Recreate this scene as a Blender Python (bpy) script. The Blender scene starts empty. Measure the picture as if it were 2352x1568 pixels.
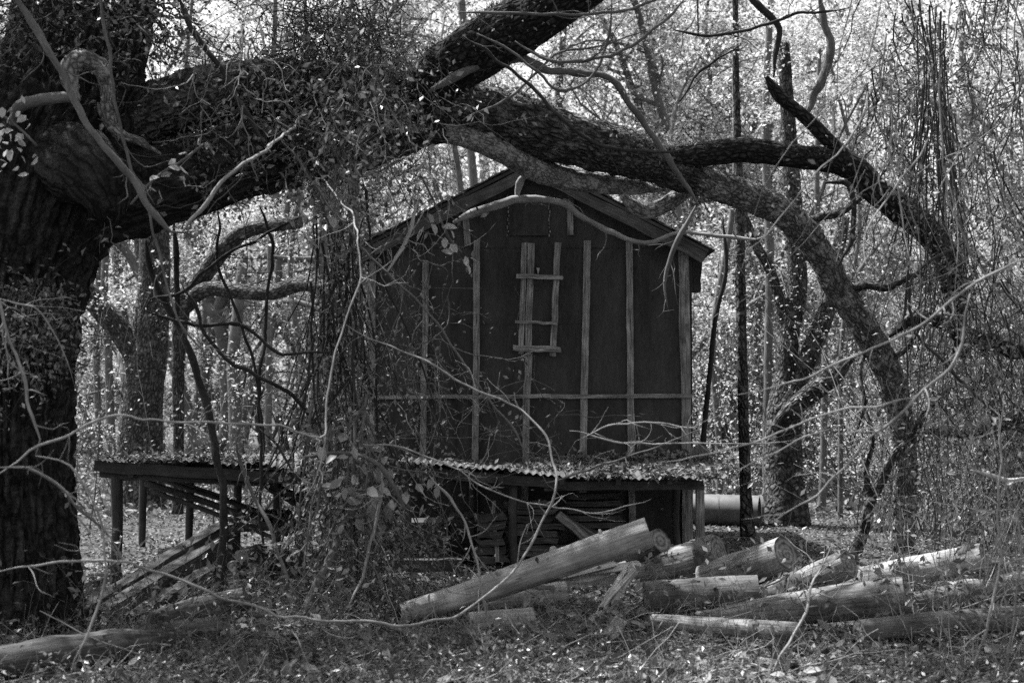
import bpy, math, random
import numpy as np
from mathutils import Vector

sc = bpy.context.scene
col = sc.collection

# ------------------------------------------------------------------ camera
FPX, CX, CY = 3267.0, 1176.0, 784.0          # a 50 mm lens on a 2352 px wide frame
PITCH = math.radians(2.91)
EYE = 1.6
cam_d = bpy.data.cameras.new('camera'); cam = bpy.data.objects.new('camera', cam_d); col.objects.link(cam)
cam_d.lens = 50.0; cam_d.sensor_width = 36.0; cam_d.clip_end = 500.0
cam.location = (0, 0, EYE); cam.rotation_euler = (math.radians(90) + PITCH, 0, 0)
cam_d.dof.use_dof = True; cam_d.dof.focus_distance = 14.5; cam_d.dof.aperture_fstop = 2.5
sc.camera = cam

# ------------------------------------------------------------------ light
SUN_EL = math.radians(63.0)
SUN_DIR = Vector((-0.85, 0.53, 0)).normalized() * math.cos(SUN_EL) + Vector((0, 0, math.sin(SUN_EL)))
w = bpy.data.worlds.new('World'); sc.world = w; w.use_nodes = True
nt = w.node_tree; nt.nodes.clear()
sky = nt.nodes.new('ShaderNodeTexSky'); sky.sky_type = 'NISHITA'; sky.sun_disc = False
sky.sun_elevation = SUN_EL; sky.sun_rotation = math.atan2(SUN_DIR.x, SUN_DIR.y)
sky.air_density = 1.3; sky.dust_density = 3.0
bw = nt.nodes.new('ShaderNodeRGBToBW'); bg = nt.nodes.new('ShaderNodeBackground'); bg.inputs[1].default_value = 0.12
wo = nt.nodes.new('ShaderNodeOutputWorld')
nt.links.new(sky.outputs[0], bw.inputs[0]); nt.links.new(bw.outputs[0], bg.inputs[0]); nt.links.new(bg.outputs[0], wo.inputs[0])
sun_d = bpy.data.lights.new('sun', 'SUN'); sun = bpy.data.objects.new('sun', sun_d); col.objects.link(sun)
sun_d.energy = 4.8; sun_d.angle = math.radians(0.55); sun_d.color = (1, 1, 1)
sun.rotation_euler = SUN_DIR.to_track_quat('Z', 'Y').to_euler(); sun.location = (-20, 20, 40)

sc.view_settings.view_transform = 'Standard'; sc.view_settings.look = 'None'
sc.view_settings.gamma = 1.0; sc.view_settings.exposure = 1.62; sc.view_settings.use_curve_mapping = False
sc.render.engine = 'CYCLES'
sc.cycles.max_bounces = 6; sc.cycles.diffuse_bounces = 3; sc.cycles.glossy_bounces = 2
sc.cycles.transmission_bounces = 3; sc.cycles.use_denoising = False
sc.cycles.caustics_reflective = False; sc.cycles.caustics_refractive = False

# ------------------------------------------------------------------ helpers
def at(x, y, Y):
    """point at depth Y (metres in front of the camera) seen at photo position x, y"""
    u = (x - CX) / FPX; v = (CY - y) / FPX
    dy = math.cos(PITCH) - v * math.sin(PITCH); dz = math.sin(PITCH) + v * math.cos(PITCH)
    t = Y / dy
    return np.array([u * t, Y, EYE + dz * t])

def rm(rpx, Y): return rpx * Y / FPX

def _hash(ix, iy, iz, s):
    M = np.uint32
    h = ix.astype(M) * M(374761393) + iy.astype(M) * M(668265263) + iz.astype(M) * M(2246822519) + M((s * 3266489917) & 0xffffffff)
    h = (h ^ (h >> M(13))) * M(1274126177)
    h = (h ^ (h >> M(15))) * M(2654435761)
    return (h ^ (h >> M(16))).astype(np.float64) / 4294967295.0

def vnoise(p, seed=0):
    p = np.asarray(p, float); f = np.floor(p); t = p - f; t = t * t * (3 - 2 * t); i = f.astype(np.int64)
    out = 0
    for dx in (0, 1):
        for dy in (0, 1):
            for dz in (0, 1):
                wgt = (t[:, 0] if dx else 1 - t[:, 0]) * (t[:, 1] if dy else 1 - t[:, 1]) * (t[:, 2] if dz else 1 - t[:, 2])
                out = out + wgt * _hash(i[:, 0] + dx, i[:, 1] + dy, i[:, 2] + dz, seed)
    return out * 2 - 1

def fbm(p, seed=0, oct=3):
    a, s, tot = 1.0, 0, 0
    p = np.asarray(p, float).copy()
    for o in range(oct):
        s = s + a * vnoise(p, seed + o * 17); tot += a; a *= 0.5; p = p * 2.03 + 5.1
    return s / tot

def gz(x, y):
    x = np.atleast_1d(np.asarray(x, float)); y = np.atleast_1d(np.asarray(y, float))
    p = np.stack([x * 0.35, y * 0.35, np.zeros_like(x)], 1)
    z = 0.06 * fbm(p, 3, 2) + 0.02 * vnoise(p * 6, 9)
    return z - 0.03

def gz1(x, y): return float(gz(x, y)[0])

class MB:
    """collects verts, quads and triangles, then makes one mesh"""
    def __init__(s): s.V = []; s.Q = []; s.T = []; s.QU = []; s.TU = []; s.n = 0
    def add(s, V, Q=None, QU=None, T=None, TU=None):
        V = np.asarray(V, float).reshape(-1, 3)
        if Q is not None and len(Q):
            Q = np.asarray(Q, np.int64) + s.n; s.Q.append(Q)
            s.QU.append(np.zeros((len(Q), 4, 2)) if QU is None else np.asarray(QU, float))
        if T is not None and len(T):
            T = np.asarray(T, np.int64) + s.n; s.T.append(T)
            s.TU.append(np.zeros((len(T), 3, 2)) if TU is None else np.asarray(TU, float))
        s.V.append(V); s.n += len(V)
        return s
    def box(s, c, d, rot=None, uvl=None):
        """c centre, d full size, rot 3x3"""
        d = np.asarray(d, float) / 2
        L = np.array([[x, y, z] for x in (-1, 1) for y in (-1, 1) for z in (-1, 1)], float) * d
        if rot is not None: L = L @ np.asarray(rot).T
        V = L + np.asarray(c, float)
        Q = [(0, 1, 3, 2), (4, 6, 7, 5), (0, 4, 5, 1), (2, 3, 7, 6), (0, 2, 6, 4), (1, 5, 7, 3)]
        return s.add(V, Q)
    def mesh(s, name, smooth=False):
        me = bpy.data.meshes.new(name)
        V = np.concatenate(s.V) if s.V else np.zeros((0, 3))
        Q = np.concatenate(s.Q) if s.Q else np.zeros((0, 4), np.int64)
        T = np.concatenate(s.T) if s.T else np.zeros((0, 3), np.int64)
        me.vertices.add(len(V)); me.vertices.foreach_set('co', V.astype(np.float32).ravel())
        nl = Q.size + T.size
        me.loops.add(nl); me.loops.foreach_set('vertex_index', np.concatenate([Q.ravel(), T.ravel()]).astype(np.int32))
        me.polygons.add(len(Q) + len(T))
        st = np.concatenate([np.arange(len(Q)) * 4, Q.size + np.arange(len(T)) * 3]).astype(np.int32)
        me.polygons.foreach_set('loop_start', st)
        uv = np.concatenate([(np.concatenate(s.QU).reshape(-1, 2) if s.QU else np.zeros((0, 2))),
                             (np.concatenate(s.TU).reshape(-1, 2) if s.TU else np.zeros((0, 2)))])
        ul = me.uv_layers.new(name='UVMap'); ul.data.foreach_set('uv', uv.astype(np.float32).ravel())
        me.polygons.foreach_set('use_smooth', np.full(len(Q) + len(T), bool(smooth)))
        me.update(calc_edges=True); me.validate()
        return me

def obj(name, mb, mat, parent=None, label=None, cat=None, group=None, kind=None, smooth=False):
    me = mb if isinstance(mb, bpy.types.Mesh) else mb.mesh(name, smooth)
    o = bpy.data.objects.new(name, me)
    if mat is not None and not me.materials: me.materials.append(mat)
    col.objects.link(o)
    if parent is not None:
        o.parent = parent
        r = parent
        off = Vector(parent.location)
        p2 = parent.parent
        while p2 is not None: off = off + Vector(p2.location); p2 = p2.parent
        o.location = -off
    tag(o, label, cat, group, kind)
    return o

def tag(o, label=None, cat=None, group=None, kind=None):
    if label: o['label'] = label
    if cat: o['category'] = cat
    if group: o['group'] = group
    if kind or cat: o['kind'] = kind or 'thing'
    return o

def thing(name, loc, label, cat, group=None):
    o = bpy.data.objects.new(name, None); o.location = tuple(float(c) for c in loc); o.empty_display_size = 0.2
    col.objects.link(o)
    return tag(o, label, cat, group)

def catmull(P, R, step):
    P = np.asarray(P, float); R = np.asarray(R, float)
    if len(P) == 2:
        n = max(2, int(np.linalg.norm(P[1] - P[0]) / step) + 1); t = np.linspace(0, 1, n)[:, None]
        return P[0] * (1 - t) + P[1] * t, R[0] * (1 - t[:, 0]) + R[1] * t[:, 0]
    E = np.vstack([2 * P[0] - P[1], P, 2 * P[-1] - P[-2]]); out, ro = [], []
    for i in range(len(P) - 1):
        p0, p1, p2, p3 = E[i:i + 4]
        n = max(2, int(np.linalg.norm(p2 - p1) / step) + 1)
        t = np.linspace(0, 1, n, endpoint=(i == len(P) - 2))[:, None]
        out.append(0.5 * (2 * p1 + (p2 - p0) * t + (2 * p0 - 5 * p1 + 4 * p2 - p3) * t ** 2 + (3 * p1 - p0 - 3 * p2 + p3) * t ** 3))
        ro.append(R[i] * (1 - t[:, 0]) + R[i + 1] * t[:, 0])
    return np.concatenate(out), np.concatenate(ro)

def tube(mb, P, R, seg=8, step=0.1, amp=0.0, freq=3.0, ridge=0.0, rn=9, rl=2.0, seed=0, cap=True, smoothed=True):
    """tapered tube along a path; ridge = depth in metres of the bark furrows"""
    if smoothed: C, r = catmull(P, R, step)
    else: C, r = np.asarray(P, float), np.asarray(R, float)
    n = len(C)
    T = np.gradient(C, axis=0); T /= np.linalg.norm(T, axis=1)[:, None] + 1e-12
    N = np.zeros_like(C)
    a = np.array([0, 0, 1.0]) if abs(T[0, 2]) < 0.9 else np.array([1.0, 0, 0])
    v = np.cross(T[0], a); v /= np.linalg.norm(v)
    for i in range(n):
        v = v - T[i] * np.dot(v, T[i]); v /= np.linalg.norm(v) + 1e-12; N[i] = v
    B = np.cross(T, N)
    L = np.concatenate([[0], np.cumsum(np.linalg.norm(np.diff(C, axis=0), axis=1))])
    ang = np.arange(seg) / seg * 2 * np.pi
    ca, sa = np.cos(ang), np.sin(ang)
    D = N[:, None, :] * ca[None, :, None] + B[:, None, :] * sa[None, :, None]
    rr = np.repeat(r[:, None], seg, 1)
    if amp or ridge:
        X = (C[:, None, :] + D * rr[..., None]).reshape(-1, 3)
        if amp: rr = rr * (1 + amp * fbm(X * freq, seed, 3).reshape(n, seg))
        if ridge:
            q = np.stack([np.tile(ca, (n, 1)) * rn / 3.0, np.tile(sa, (n, 1)) * rn / 3.0, np.repeat(L[:, None] * rl, seg, 1)], -1).reshape(-1, 3)
            q = q + 0.35 * np.stack([vnoise(X * 6, seed + 5)] * 3, 1)
            f = 1 - np.abs(fbm(q, seed + 40, 3)) * 2.2
            f2 = vnoise(X * 28, seed + 77)
            rr = rr + ridge * (f.reshape(n, seg) - 0.5) * -1.0 + ridge * 0.35 * f2.reshape(n, seg)
    V = (C[:, None, :] + D * rr[..., None]).reshape(-1, 3)
    i = np.arange(n - 1)[:, None]; j = np.arange(seg)[None, :]; j2 = (j + 1) % seg
    Q = np.stack([i * seg + j, i * seg + j2, (i + 1) * seg + j2, (i + 1) * seg + j], -1).reshape(-1, 4)
    circ = 2 * np.pi * float(np.mean(r))
    u0 = np.broadcast_to(j / seg * circ, (n - 1, seg)); u1 = np.broadcast_to((j + 1) / seg * circ, (n - 1, seg))
    l0 = np.broadcast_to(L[:-1, None], (n - 1, seg)); l1 = np.broadcast_to(L[1:, None], (n - 1, seg))
    QU = np.stack([np.stack([u0, l0], -1), np.stack([u1, l0], -1), np.stack([u1, l1], -1), np.stack([u0, l1], -1)], 2).reshape(-1, 4, 2)
    Tt = None
    if cap:
        V = np.vstack([V, C[0], C[-1]]); k = n * seg
        Tt = [(k, (q + 1) % seg, q) for q in range(seg)] + [(k + 1, (n - 1) * seg + q, (n - 1) * seg + (q + 1) % seg) for q in range(seg)]
    mb.add(V, Q, QU, Tt)
    tube.surface = (V[:n * seg].reshape(n, seg, 3), C)
    return C, r

def wanders(rng, P0, D, L, n, wob):
    """many wandering paths at once: start points, directions, lengths -> (N, n+1, 3)"""
    P0 = np.asarray(P0, float); d = np.asarray(D, float).copy(); N = len(P0); L = np.broadcast_to(np.asarray(L, float), (N,))
    d /= np.linalg.norm(d, axis=1)[:, None] + 1e-9; out = [P0]
    for i in range(n):
        d = d + rng.normal(0, wob, (N, 3)); d /= np.linalg.norm(d, axis=1)[:, None] + 1e-9; out.append(out[-1] + d * (L / n)[:, None])
    return np.stack(out, 1)

def btubes(mb, P, R, seg=4):
    """many thin tubes at once; P (N, n, 3), R (N, n)"""
    N, n = P.shape[:2]
    if N == 0: return
    T = np.gradient(P, axis=1); T /= np.linalg.norm(T, axis=2)[..., None] + 1e-9
    mean = P[:, -1] - P[:, 0]; ref = np.where(np.abs(mean[:, 2:3]) < 0.7 * np.linalg.norm(mean, axis=1)[:, None], np.array([[0, 0, 1.0]]), np.array([[1.0, 0.3, 0]]))
    A = np.cross(T, ref[:, None, :]); A /= np.linalg.norm(A, axis=2)[..., None] + 1e-9; B = np.cross(T, A)
    th = np.arange(seg) / seg * 2 * np.pi
    V = P[:, :, None, :] + R[:, :, None, None] * (A[:, :, None, :] * np.cos(th)[None, None, :, None] + B[:, :, None, :] * np.sin(th)[None, None, :, None])
    t = np.arange(N)[:, None, None] * n * seg; i = np.arange(n - 1)[None, :, None]; j = np.arange(seg)[None, None, :]; j2 = (j + 1) % seg
    Q = np.stack([t + i * seg + j, t + i * seg + j2, t + (i + 1) * seg + j2, t + (i + 1) * seg + j], -1).reshape(-1, 4)
    u = (t * 0.013 + i * 0.11 + j * 0.0).astype(float); uu = np.stack([u, u, u + .11, u + .11], -1); vv = np.broadcast_to(j / seg * .04, u.shape); w2 = np.stack([vv, vv + .01, vv + .01, vv], -1)
    mb.add(V.reshape(-1, 3), Q, np.stack([w2, uu], -1).reshape(-1, 4, 2))

def leaves(mb, pos, size, rng, aspect=0.5, flat=0.0, droop=0.0, fine=False, up=None):
    """leaf-shaped folded faces scattered at pos"""
    n = len(pos)
    if n == 0: return
    size = np.broadcast_to(np.asarray(size, float), (n,))
    d = rng.normal(size=(n, 3)); d[:, 2] *= (1 - flat); d[:, 2] -= droop
    d /= np.linalg.norm(d, axis=1)[:, None] + 1e-9
    nn = rng.normal(size=(n, 3)); nn[:, 2] = np.abs(nn[:, 2]) + flat * 2.5
    s = np.cross(d, nn); s /= np.linalg.norm(s, axis=1)[:, None] + 1e-9
    up_ = np.cross(s, d)
    a = size[:, None]; wdt = a * aspect * 0.5
    fold = rng.uniform(0.0, 0.35, (n, 1)) * wdt
    curl = rng.uniform(-0.15, 0.25, (n, 1)) * a
    if fine:
        p0 = pos; p3 = pos + d * a - up_ * curl
        l1 = pos + d * a * 0.33 + s * wdt * 0.92 + up_ * fold; l2 = pos + d * a * 0.70 + s * wdt * 0.72 + up_ * (fold * 0.8 - curl * 0.4)
        r1 = pos + d * a * 0.33 - s * wdt * 0.92 + up_ * fold; r2 = pos + d * a * 0.70 - s * wdt * 0.72 + up_ * (fold * 0.8 - curl * 0.4)
        m1 = pos + d * a * 0.5 - up_ * curl * 0.3
        V = np.stack([p0, l1, l2, p3, r2, r1, m1], 1).reshape(-1, 3)
        k = np.arange(n)[:, None] * 7
        T = np.concatenate([k + np.array([t]) for t in ((0, 6, 1), (1, 6, 2), (2, 6, 3), (3, 6, 4), (4, 6, 5), (5, 6, 0))])
        mb.add(V, T=T)
    else:
        p0 = pos; p2 = pos + d * a - up_ * curl
        l = pos + d * a * 0.45 + s * wdt + up_ * fold; r = pos + d * a * 0.45 - s * wdt + up_ * fold
        V = np.stack([p0, l, p2, r], 1).reshape(-1, 3)
        k = np.arange(n)[:, None] * 4
        mb.add(V, T=np.concatenate([k + np.array([[0, 2, 1]]), k + np.array([[0, 3, 2]])]))

def frame_rot(xdir, up=(0, 0, 1)):
    x = np.asarray(xdir, float); x = x / np.linalg.norm(x)
    y = np.cross(up, x); y /= np.linalg.norm(y) + 1e-9
    z = np.cross(x, y)
    return np.stack([x, y, z], 1)

def plank(mb, p0, p1, wdt, thk, seed=0, up=(0, 0, 1), warp=0.006, n=7, ragged=0.0):
    """a weathered board from p0 to p1, a little warped, its long edges uneven"""
    p0 = np.asarray(p0, float); p1 = np.asarray(p1, float); rng = np.random.default_rng(seed)
    M = frame_rot(p1 - p0, up); L = np.linalg.norm(p1 - p0)
    t = np.linspace(0, 1, n)
    w0 = rng.normal(0, warp, n); w1 = rng.normal(0, warp, n)
    e = rng.normal(0, wdt * 0.03, (n, 2))
    V, Q, QU = [], [], []
    for i in range(n):
        ex = (rng.uniform(-1, 1, 4) * ragged) if i in (0, n - 1) else np.zeros(4)
        cs = [(-wdt / 2 + e[i, 0], -thk / 2), (wdt / 2 + e[i, 1], -thk / 2), (wdt / 2 + e[i, 1], thk / 2), (-wdt / 2 + e[i, 0], thk / 2)]
        for k, (a, b) in enumerate(cs):
            V.append(p0 + M[:, 0] * (t[i] * L + ex[k]) + M[:, 1] * (a + w0[i]) + M[:, 2] * (b + w1[i] * 0.6))
    for i in range(n - 1):
        for k in range(4):
            k2 = (k + 1) % 4
            Q.append((i * 4 + k, i * 4 + k2, (i + 1) * 4 + k2, (i + 1) * 4 + k))
            ln = wdt if k % 2 == 0 else thk; o = seed * 0.37 + k * 0.31
            QU.append([(o, t[i] * L), (o + ln, t[i] * L), (o + ln, t[i + 1] * L), (o, t[i + 1] * L)])
    Q += [(3, 2, 1, 0), ((n - 1) * 4, (n - 1) * 4 + 1, (n - 1) * 4 + 2, (n - 1) * 4 + 3)]; QU += [[(0, 0)] * 4] * 2
    mb.add(V, Q, QU)
    return mb

# ------------------------------------------------------------------ materials (grey: the photograph is black and white)
def _new(name):
    m = bpy.data.materials.new(name); m.use_nodes = True; m.node_tree.nodes.clear()
    return m, m.node_tree, m.node_tree.nodes, m.node_tree.links

def _ramp(N, pts):
    r = N.new('ShaderNodeValToRGB'); e = r.color_ramp.elements
    while len(e) < len(pts): e.new(0.5)
    for q, (p, v) in zip(e, pts): q.position = p; q.color = (v, v, v, 1)
    return r

def mat_grain(name, lo, hi, us=14, vs=1.2, bump=0.5, rough=0.9, blotch=0.5, dist=0.02, spec=0.2, coord='UV'):
    """streaks along the V direction: weathered wood or bark"""
    m, t, N, L = _new(name)
    tc = N.new('ShaderNodeTexCoord'); mp = N.new('ShaderNodeMapping'); mp.inputs['Scale'].default_value = (us, vs, 1 if coord == 'UV' else us)
    oi = N.new('ShaderNodeObjectInfo'); ad = N.new('ShaderNodeVectorMath'); ad.operation = 'ADD'
    ml = N.new('ShaderNodeMath'); ml.operation = 'MULTIPLY'; ml.inputs[1].default_value = 37.0
    L.new(oi.outputs['Random'], ml.inputs[0]); L.new(ml.outputs[0], ad.inputs[1])
    L.new(tc.outputs[coord], mp.inputs[0]); L.new(mp.outputs[0], ad.inputs[0])
    n1 = N.new('ShaderNodeTexNoise'); n1.inputs['Scale'].default_value = 3.0; n1.inputs['Detail'].default_value = 8; n1.inputs['Roughness'].default_value = 0.7
    n1.inputs['Distortion'].default_value = 0.6
    L.new(ad.outputs[0], n1.inputs[0])
    mp2 = N.new('ShaderNodeMapping'); mp2.inputs['Scale'].default_value = (3, 3, 3); L.new(tc.outputs['Object'], mp2.inputs[0])
    n2 = N.new('ShaderNodeTexNoise'); n2.inputs['Scale'].default_value = 1.6; n2.inputs['Detail'].default_value = 5; L.new(mp2.outputs[0], n2.inputs[0])
    rp = _ramp(N, [(0.32, lo), (0.50, (lo + hi) / 2), (0.68, hi)]); L.new(n1.outputs[0], rp.inputs[0])
    r2 = _ramp(N, [(0.3, 1 - blotch), (0.7, 1.0)]); L.new(n2.outputs[0], r2.inputs[0])
    mx = N.new('ShaderNodeMix'); mx.data_type = 'RGBA'; mx.blend_type = 'MULTIPLY'; mx.inputs[0].default_value = 1
    L.new(rp.outputs[0], mx.inputs[6]); L.new(r2.outputs[0], mx.inputs[7])
    b = N.new('ShaderNodeBsdfPrincipled'); b.inputs['Roughness'].default_value = rough; b.inputs['Specular IOR Level'].default_value = spec
    L.new(mx.outputs[2], b.inputs['Base Color'])
    bp = N.new('ShaderNodeBump'); bp.inputs['Strength'].default_value = bump; bp.inputs['Distance'].default_value = dist
    L.new(n1.outputs[0], bp.inputs['Height']); L.new(bp.outputs[0], b.inputs['Normal'])
    o = N.new('ShaderNodeOutputMaterial'); L.new(b.outputs[0], o.inputs[0])
    return m

def mat_bark(name, lo, hi, us=16, vs=5, bump=0.8, dist=0.03, lichen=0.0):
    """plated bark: stretched cells with dark cracks, patches of pale lichen"""
    m, t, N, L = _new(name)
    tc = N.new('ShaderNodeTexCoord'); mp = N.new('ShaderNodeMapping'); mp.inputs['Scale'].default_value = (us, vs, 1); L.new(tc.outputs['UV'], mp.inputs[0])
    nz = N.new('ShaderNodeTexNoise'); nz.inputs['Scale'].default_value = 9; nz.inputs['Detail'].default_value = 4; L.new(tc.outputs['Object'], nz.inputs[0])
    vm = N.new('ShaderNodeVectorMath'); vm.operation = 'MULTIPLY_ADD'; vm.inputs[1].default_value = (1.1, 1.1, 0); L.new(nz.outputs['Color'], vm.inputs[0]); L.new(mp.outputs[0], vm.inputs[2])
    vo = N.new('ShaderNodeTexVoronoi'); vo.feature = 'DISTANCE_TO_EDGE'; vo.inputs['Scale'].default_value = 1.0; L.new(vm.outputs[0], vo.inputs[0])
    n1 = N.new('ShaderNodeTexNoise'); n1.inputs['Scale'].default_value = 40; n1.inputs['Detail'].default_value = 6; n1.inputs['Roughness'].default_value = 0.7; L.new(tc.outputs['Object'], n1.inputs[0])
    cr = _ramp(N, [(0.0, 0.06), (0.30, 1.0)]); L.new(vo.outputs['Distance'], cr.inputs[0])
    rp = _ramp(N, [(0.3, lo), (0.7, hi)]); L.new(n1.outputs[0], rp.inputs[0])
    mx = N.new('ShaderNodeMix'); mx.data_type = 'RGBA'; mx.blend_type = 'MULTIPLY'; mx.inputs[0].default_value = 0.85
    L.new(rp.outputs[0], mx.inputs[6]); L.new(cr.outputs[0], mx.inputs[7])
    out = mx.outputs[2]
    if lichen:
        n3 = N.new('ShaderNodeTexNoise'); n3.inputs['Scale'].default_value = 7; n3.inputs['Detail'].default_value = 8; n3.inputs['Roughness'].default_value = 0.75; L.new(tc.outputs['Object'], n3.inputs[0])
        r3 = _ramp(N, [(0.50, 0.0), (0.62, 1.0)]); L.new(n3.outputs[0], r3.inputs[0])
        m2 = N.new('ShaderNodeMix'); m2.data_type = 'RGBA'; L.new(r3.outputs[0], m2.inputs[0]); L.new(out, m2.inputs[6])
        m2.inputs[7].default_value = (lichen, lichen, lichen, 1); out = m2.outputs[2]
    b = N.new('ShaderNodeBsdfPrincipled'); b.inputs['Roughness'].default_value = 0.95; b.inputs['Specular IOR Level'].default_value = 0.12
    L.new(out, b.inputs['Base Color'])
    ma = N.new('ShaderNodeMath'); ma.operation = 'MULTIPLY_ADD'; ma.inputs[1].default_value = 0.5; L.new(n1.outputs[0], ma.inputs[0]); L.new(cr.outputs[0], ma.inputs[2])
    bp = N.new('ShaderNodeBump'); bp.inputs['Strength'].default_value = bump; bp.inputs['Distance'].default_value = dist
    L.new(ma.outputs[0], bp.inputs['Height']); L.new(bp.outputs[0], b.inputs['Normal'])
    o = N.new('ShaderNodeOutputMaterial'); L.new(b.outputs[0], o.inputs[0])
    return m

def mat_leaf(name, lo, hi, trans=0.35, gloss=0.06, rough=0.45, vary=0.0):
    m, t, N, L = _new(name)
    g = N.new('ShaderNodeNewGeometry'); rp = _ramp(N, [(0.0, lo), (0.75, (lo + hi) * 0.55), (1.0, hi)]); L.new(g.outputs['Random Per Island'], rp.inputs[0])
    d = N.new('ShaderNodeBsdfDiffuse'); tr = N.new('ShaderNodeBsdfTranslucent'); gl = N.new('ShaderNodeBsdfGlossy'); gl.inputs['Roughness'].default_value = rough
    gl.inputs['Color'].default_value = (0.8, 0.8, 0.8, 1)
    co = rp.outputs[0]
    if vary:
        oi = N.new('ShaderNodeObjectInfo'); mr = N.new('ShaderNodeMapRange'); mr.inputs['To Min'].default_value = 1 - vary; mr.inputs['To Max'].default_value = 1.0 + vary * 0.4
        L.new(oi.outputs['Random'], mr.inputs['Value']); mm = N.new('ShaderNodeVectorMath'); mm.operation = 'SCALE'; L.new(co, mm.inputs[0]); L.new(mr.outputs[0], mm.inputs['Scale']); co = mm.outputs[0]
    L.new(co, d.inputs[0]); L.new(co, tr.inputs[0])
    m1 = N.new('ShaderNodeMixShader'); m1.inputs[0].default_value = trans; L.new(d.outputs[0], m1.inputs[1]); L.new(tr.outputs[0], m1.inputs[2])
    m2 = N.new('ShaderNodeMixShader'); m2.inputs[0].default_value = gloss; L.new(m1.outputs[0], m2.inputs[1]); L.new(gl.outputs[0], m2.inputs[2])
    o = N.new('ShaderNodeOutputMaterial'); L.new(m2.outputs[0], o.inputs[0])
    return m

def mat_noise(name, lo, hi, scale=8, rough=0.9, bump=0.3, dist=0.01, metal=0.0, spec=0.2, detail=8, streak=None):
    m, t, N, L = _new(name)
    tc = N.new('ShaderNodeTexCoord'); mp = N.new('ShaderNodeMapping')
    if streak: mp.inputs['Scale'].default_value = streak
    L.new(tc.outputs['Object'], mp.inputs[0])
    n1 = N.new('ShaderNodeTexNoise'); n1.inputs['Scale'].default_value = scale; n1.inputs['Detail'].default_value = detail; n1.inputs['Roughness'].default_value = 0.65; L.new(mp.outputs[0], n1.inputs[0])
    n2 = N.new('ShaderNodeTexNoise'); n2.inputs['Scale'].default_value = scale * 12; n2.inputs['Detail'].default_value = 4; L.new(mp.outputs[0], n2.inputs[0])
    ma = N.new('ShaderNodeMath'); ma.operation = 'MULTIPLY_ADD'; ma.inputs[1].default_value = 0.35; L.new(n2.outputs[0], ma.inputs[0]); L.new(n1.outputs[0], ma.inputs[2])
    rp = _ramp(N, [(0.45, lo), (0.9, hi)]); L.new(ma.outputs[0], rp.inputs[0])
    b = N.new('ShaderNodeBsdfPrincipled'); b.inputs['Roughness'].default_value = rough; b.inputs['Metallic'].default_value = metal; b.inputs['Specular IOR Level'].default_value = spec
    L.new(rp.outputs[0], b.inputs['Base Color'])
    bp = N.new('ShaderNodeBump'); bp.inputs['Strength'].default_value = bump; bp.inputs['Distance'].default_value = dist
    L.new(ma.outputs[0], bp.inputs['Height']); L.new(bp.outputs[0], b.inputs['Normal'])
    o = N.new('ShaderNodeOutputMaterial'); L.new(b.outputs[0], o.inputs[0])
    return m

def mat_rings(name, lo, hi):
    """end grain: growth rings about the UV centre and radial checks"""
    m, t, N, L = _new(name)
    tc = N.new('ShaderNodeTexCoord')
    wv = N.new('ShaderNodeTexWave'); wv.wave_type = 'RINGS'; wv.rings_direction = 'Z'; wv.inputs['Scale'].default_value = 7; wv.inputs['Distortion'].default_value = 2.0; wv.inputs['Detail'].default_value = 3
    L.new(tc.outputs['UV'], wv.inputs[0])
    n1 = N.new('ShaderNodeTexNoise'); n1.inputs['Scale'].default_value = 14; n1.inputs['Detail'].default_value = 6; L.new(tc.outputs['UV'], n1.inputs[0])
    ma = N.new('ShaderNodeMath'); ma.operation = 'MULTIPLY_ADD'; ma.inputs[1].default_value = 0.3; L.new(wv.outputs['Fac'], ma.inputs[0]); L.new(n1.outputs[0], ma.inputs[2])
    rp = _ramp(N, [(0.35, lo), (0.85, hi)]); L.new(ma.outputs[0], rp.inputs[0])
    b = N.new('ShaderNodeBsdfPrincipled'); b.inputs['Roughness'].default_value = 0.9; b.inputs['Specular IOR Level'].default_value = 0.15
    L.new(rp.outputs[0], b.inputs['Base Color'])
    bp = N.new('ShaderNodeBump'); bp.inputs['Strength'].default_value = 0.5; bp.inputs['Distance'].default_value = 0.01; L.new(ma.outputs[0], bp.inputs['Height']); L.new(bp.outputs[0], b.inputs['Normal'])
    o = N.new('ShaderNodeOutputMaterial'); L.new(b.outputs[0], o.inputs[0])
    return m

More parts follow.
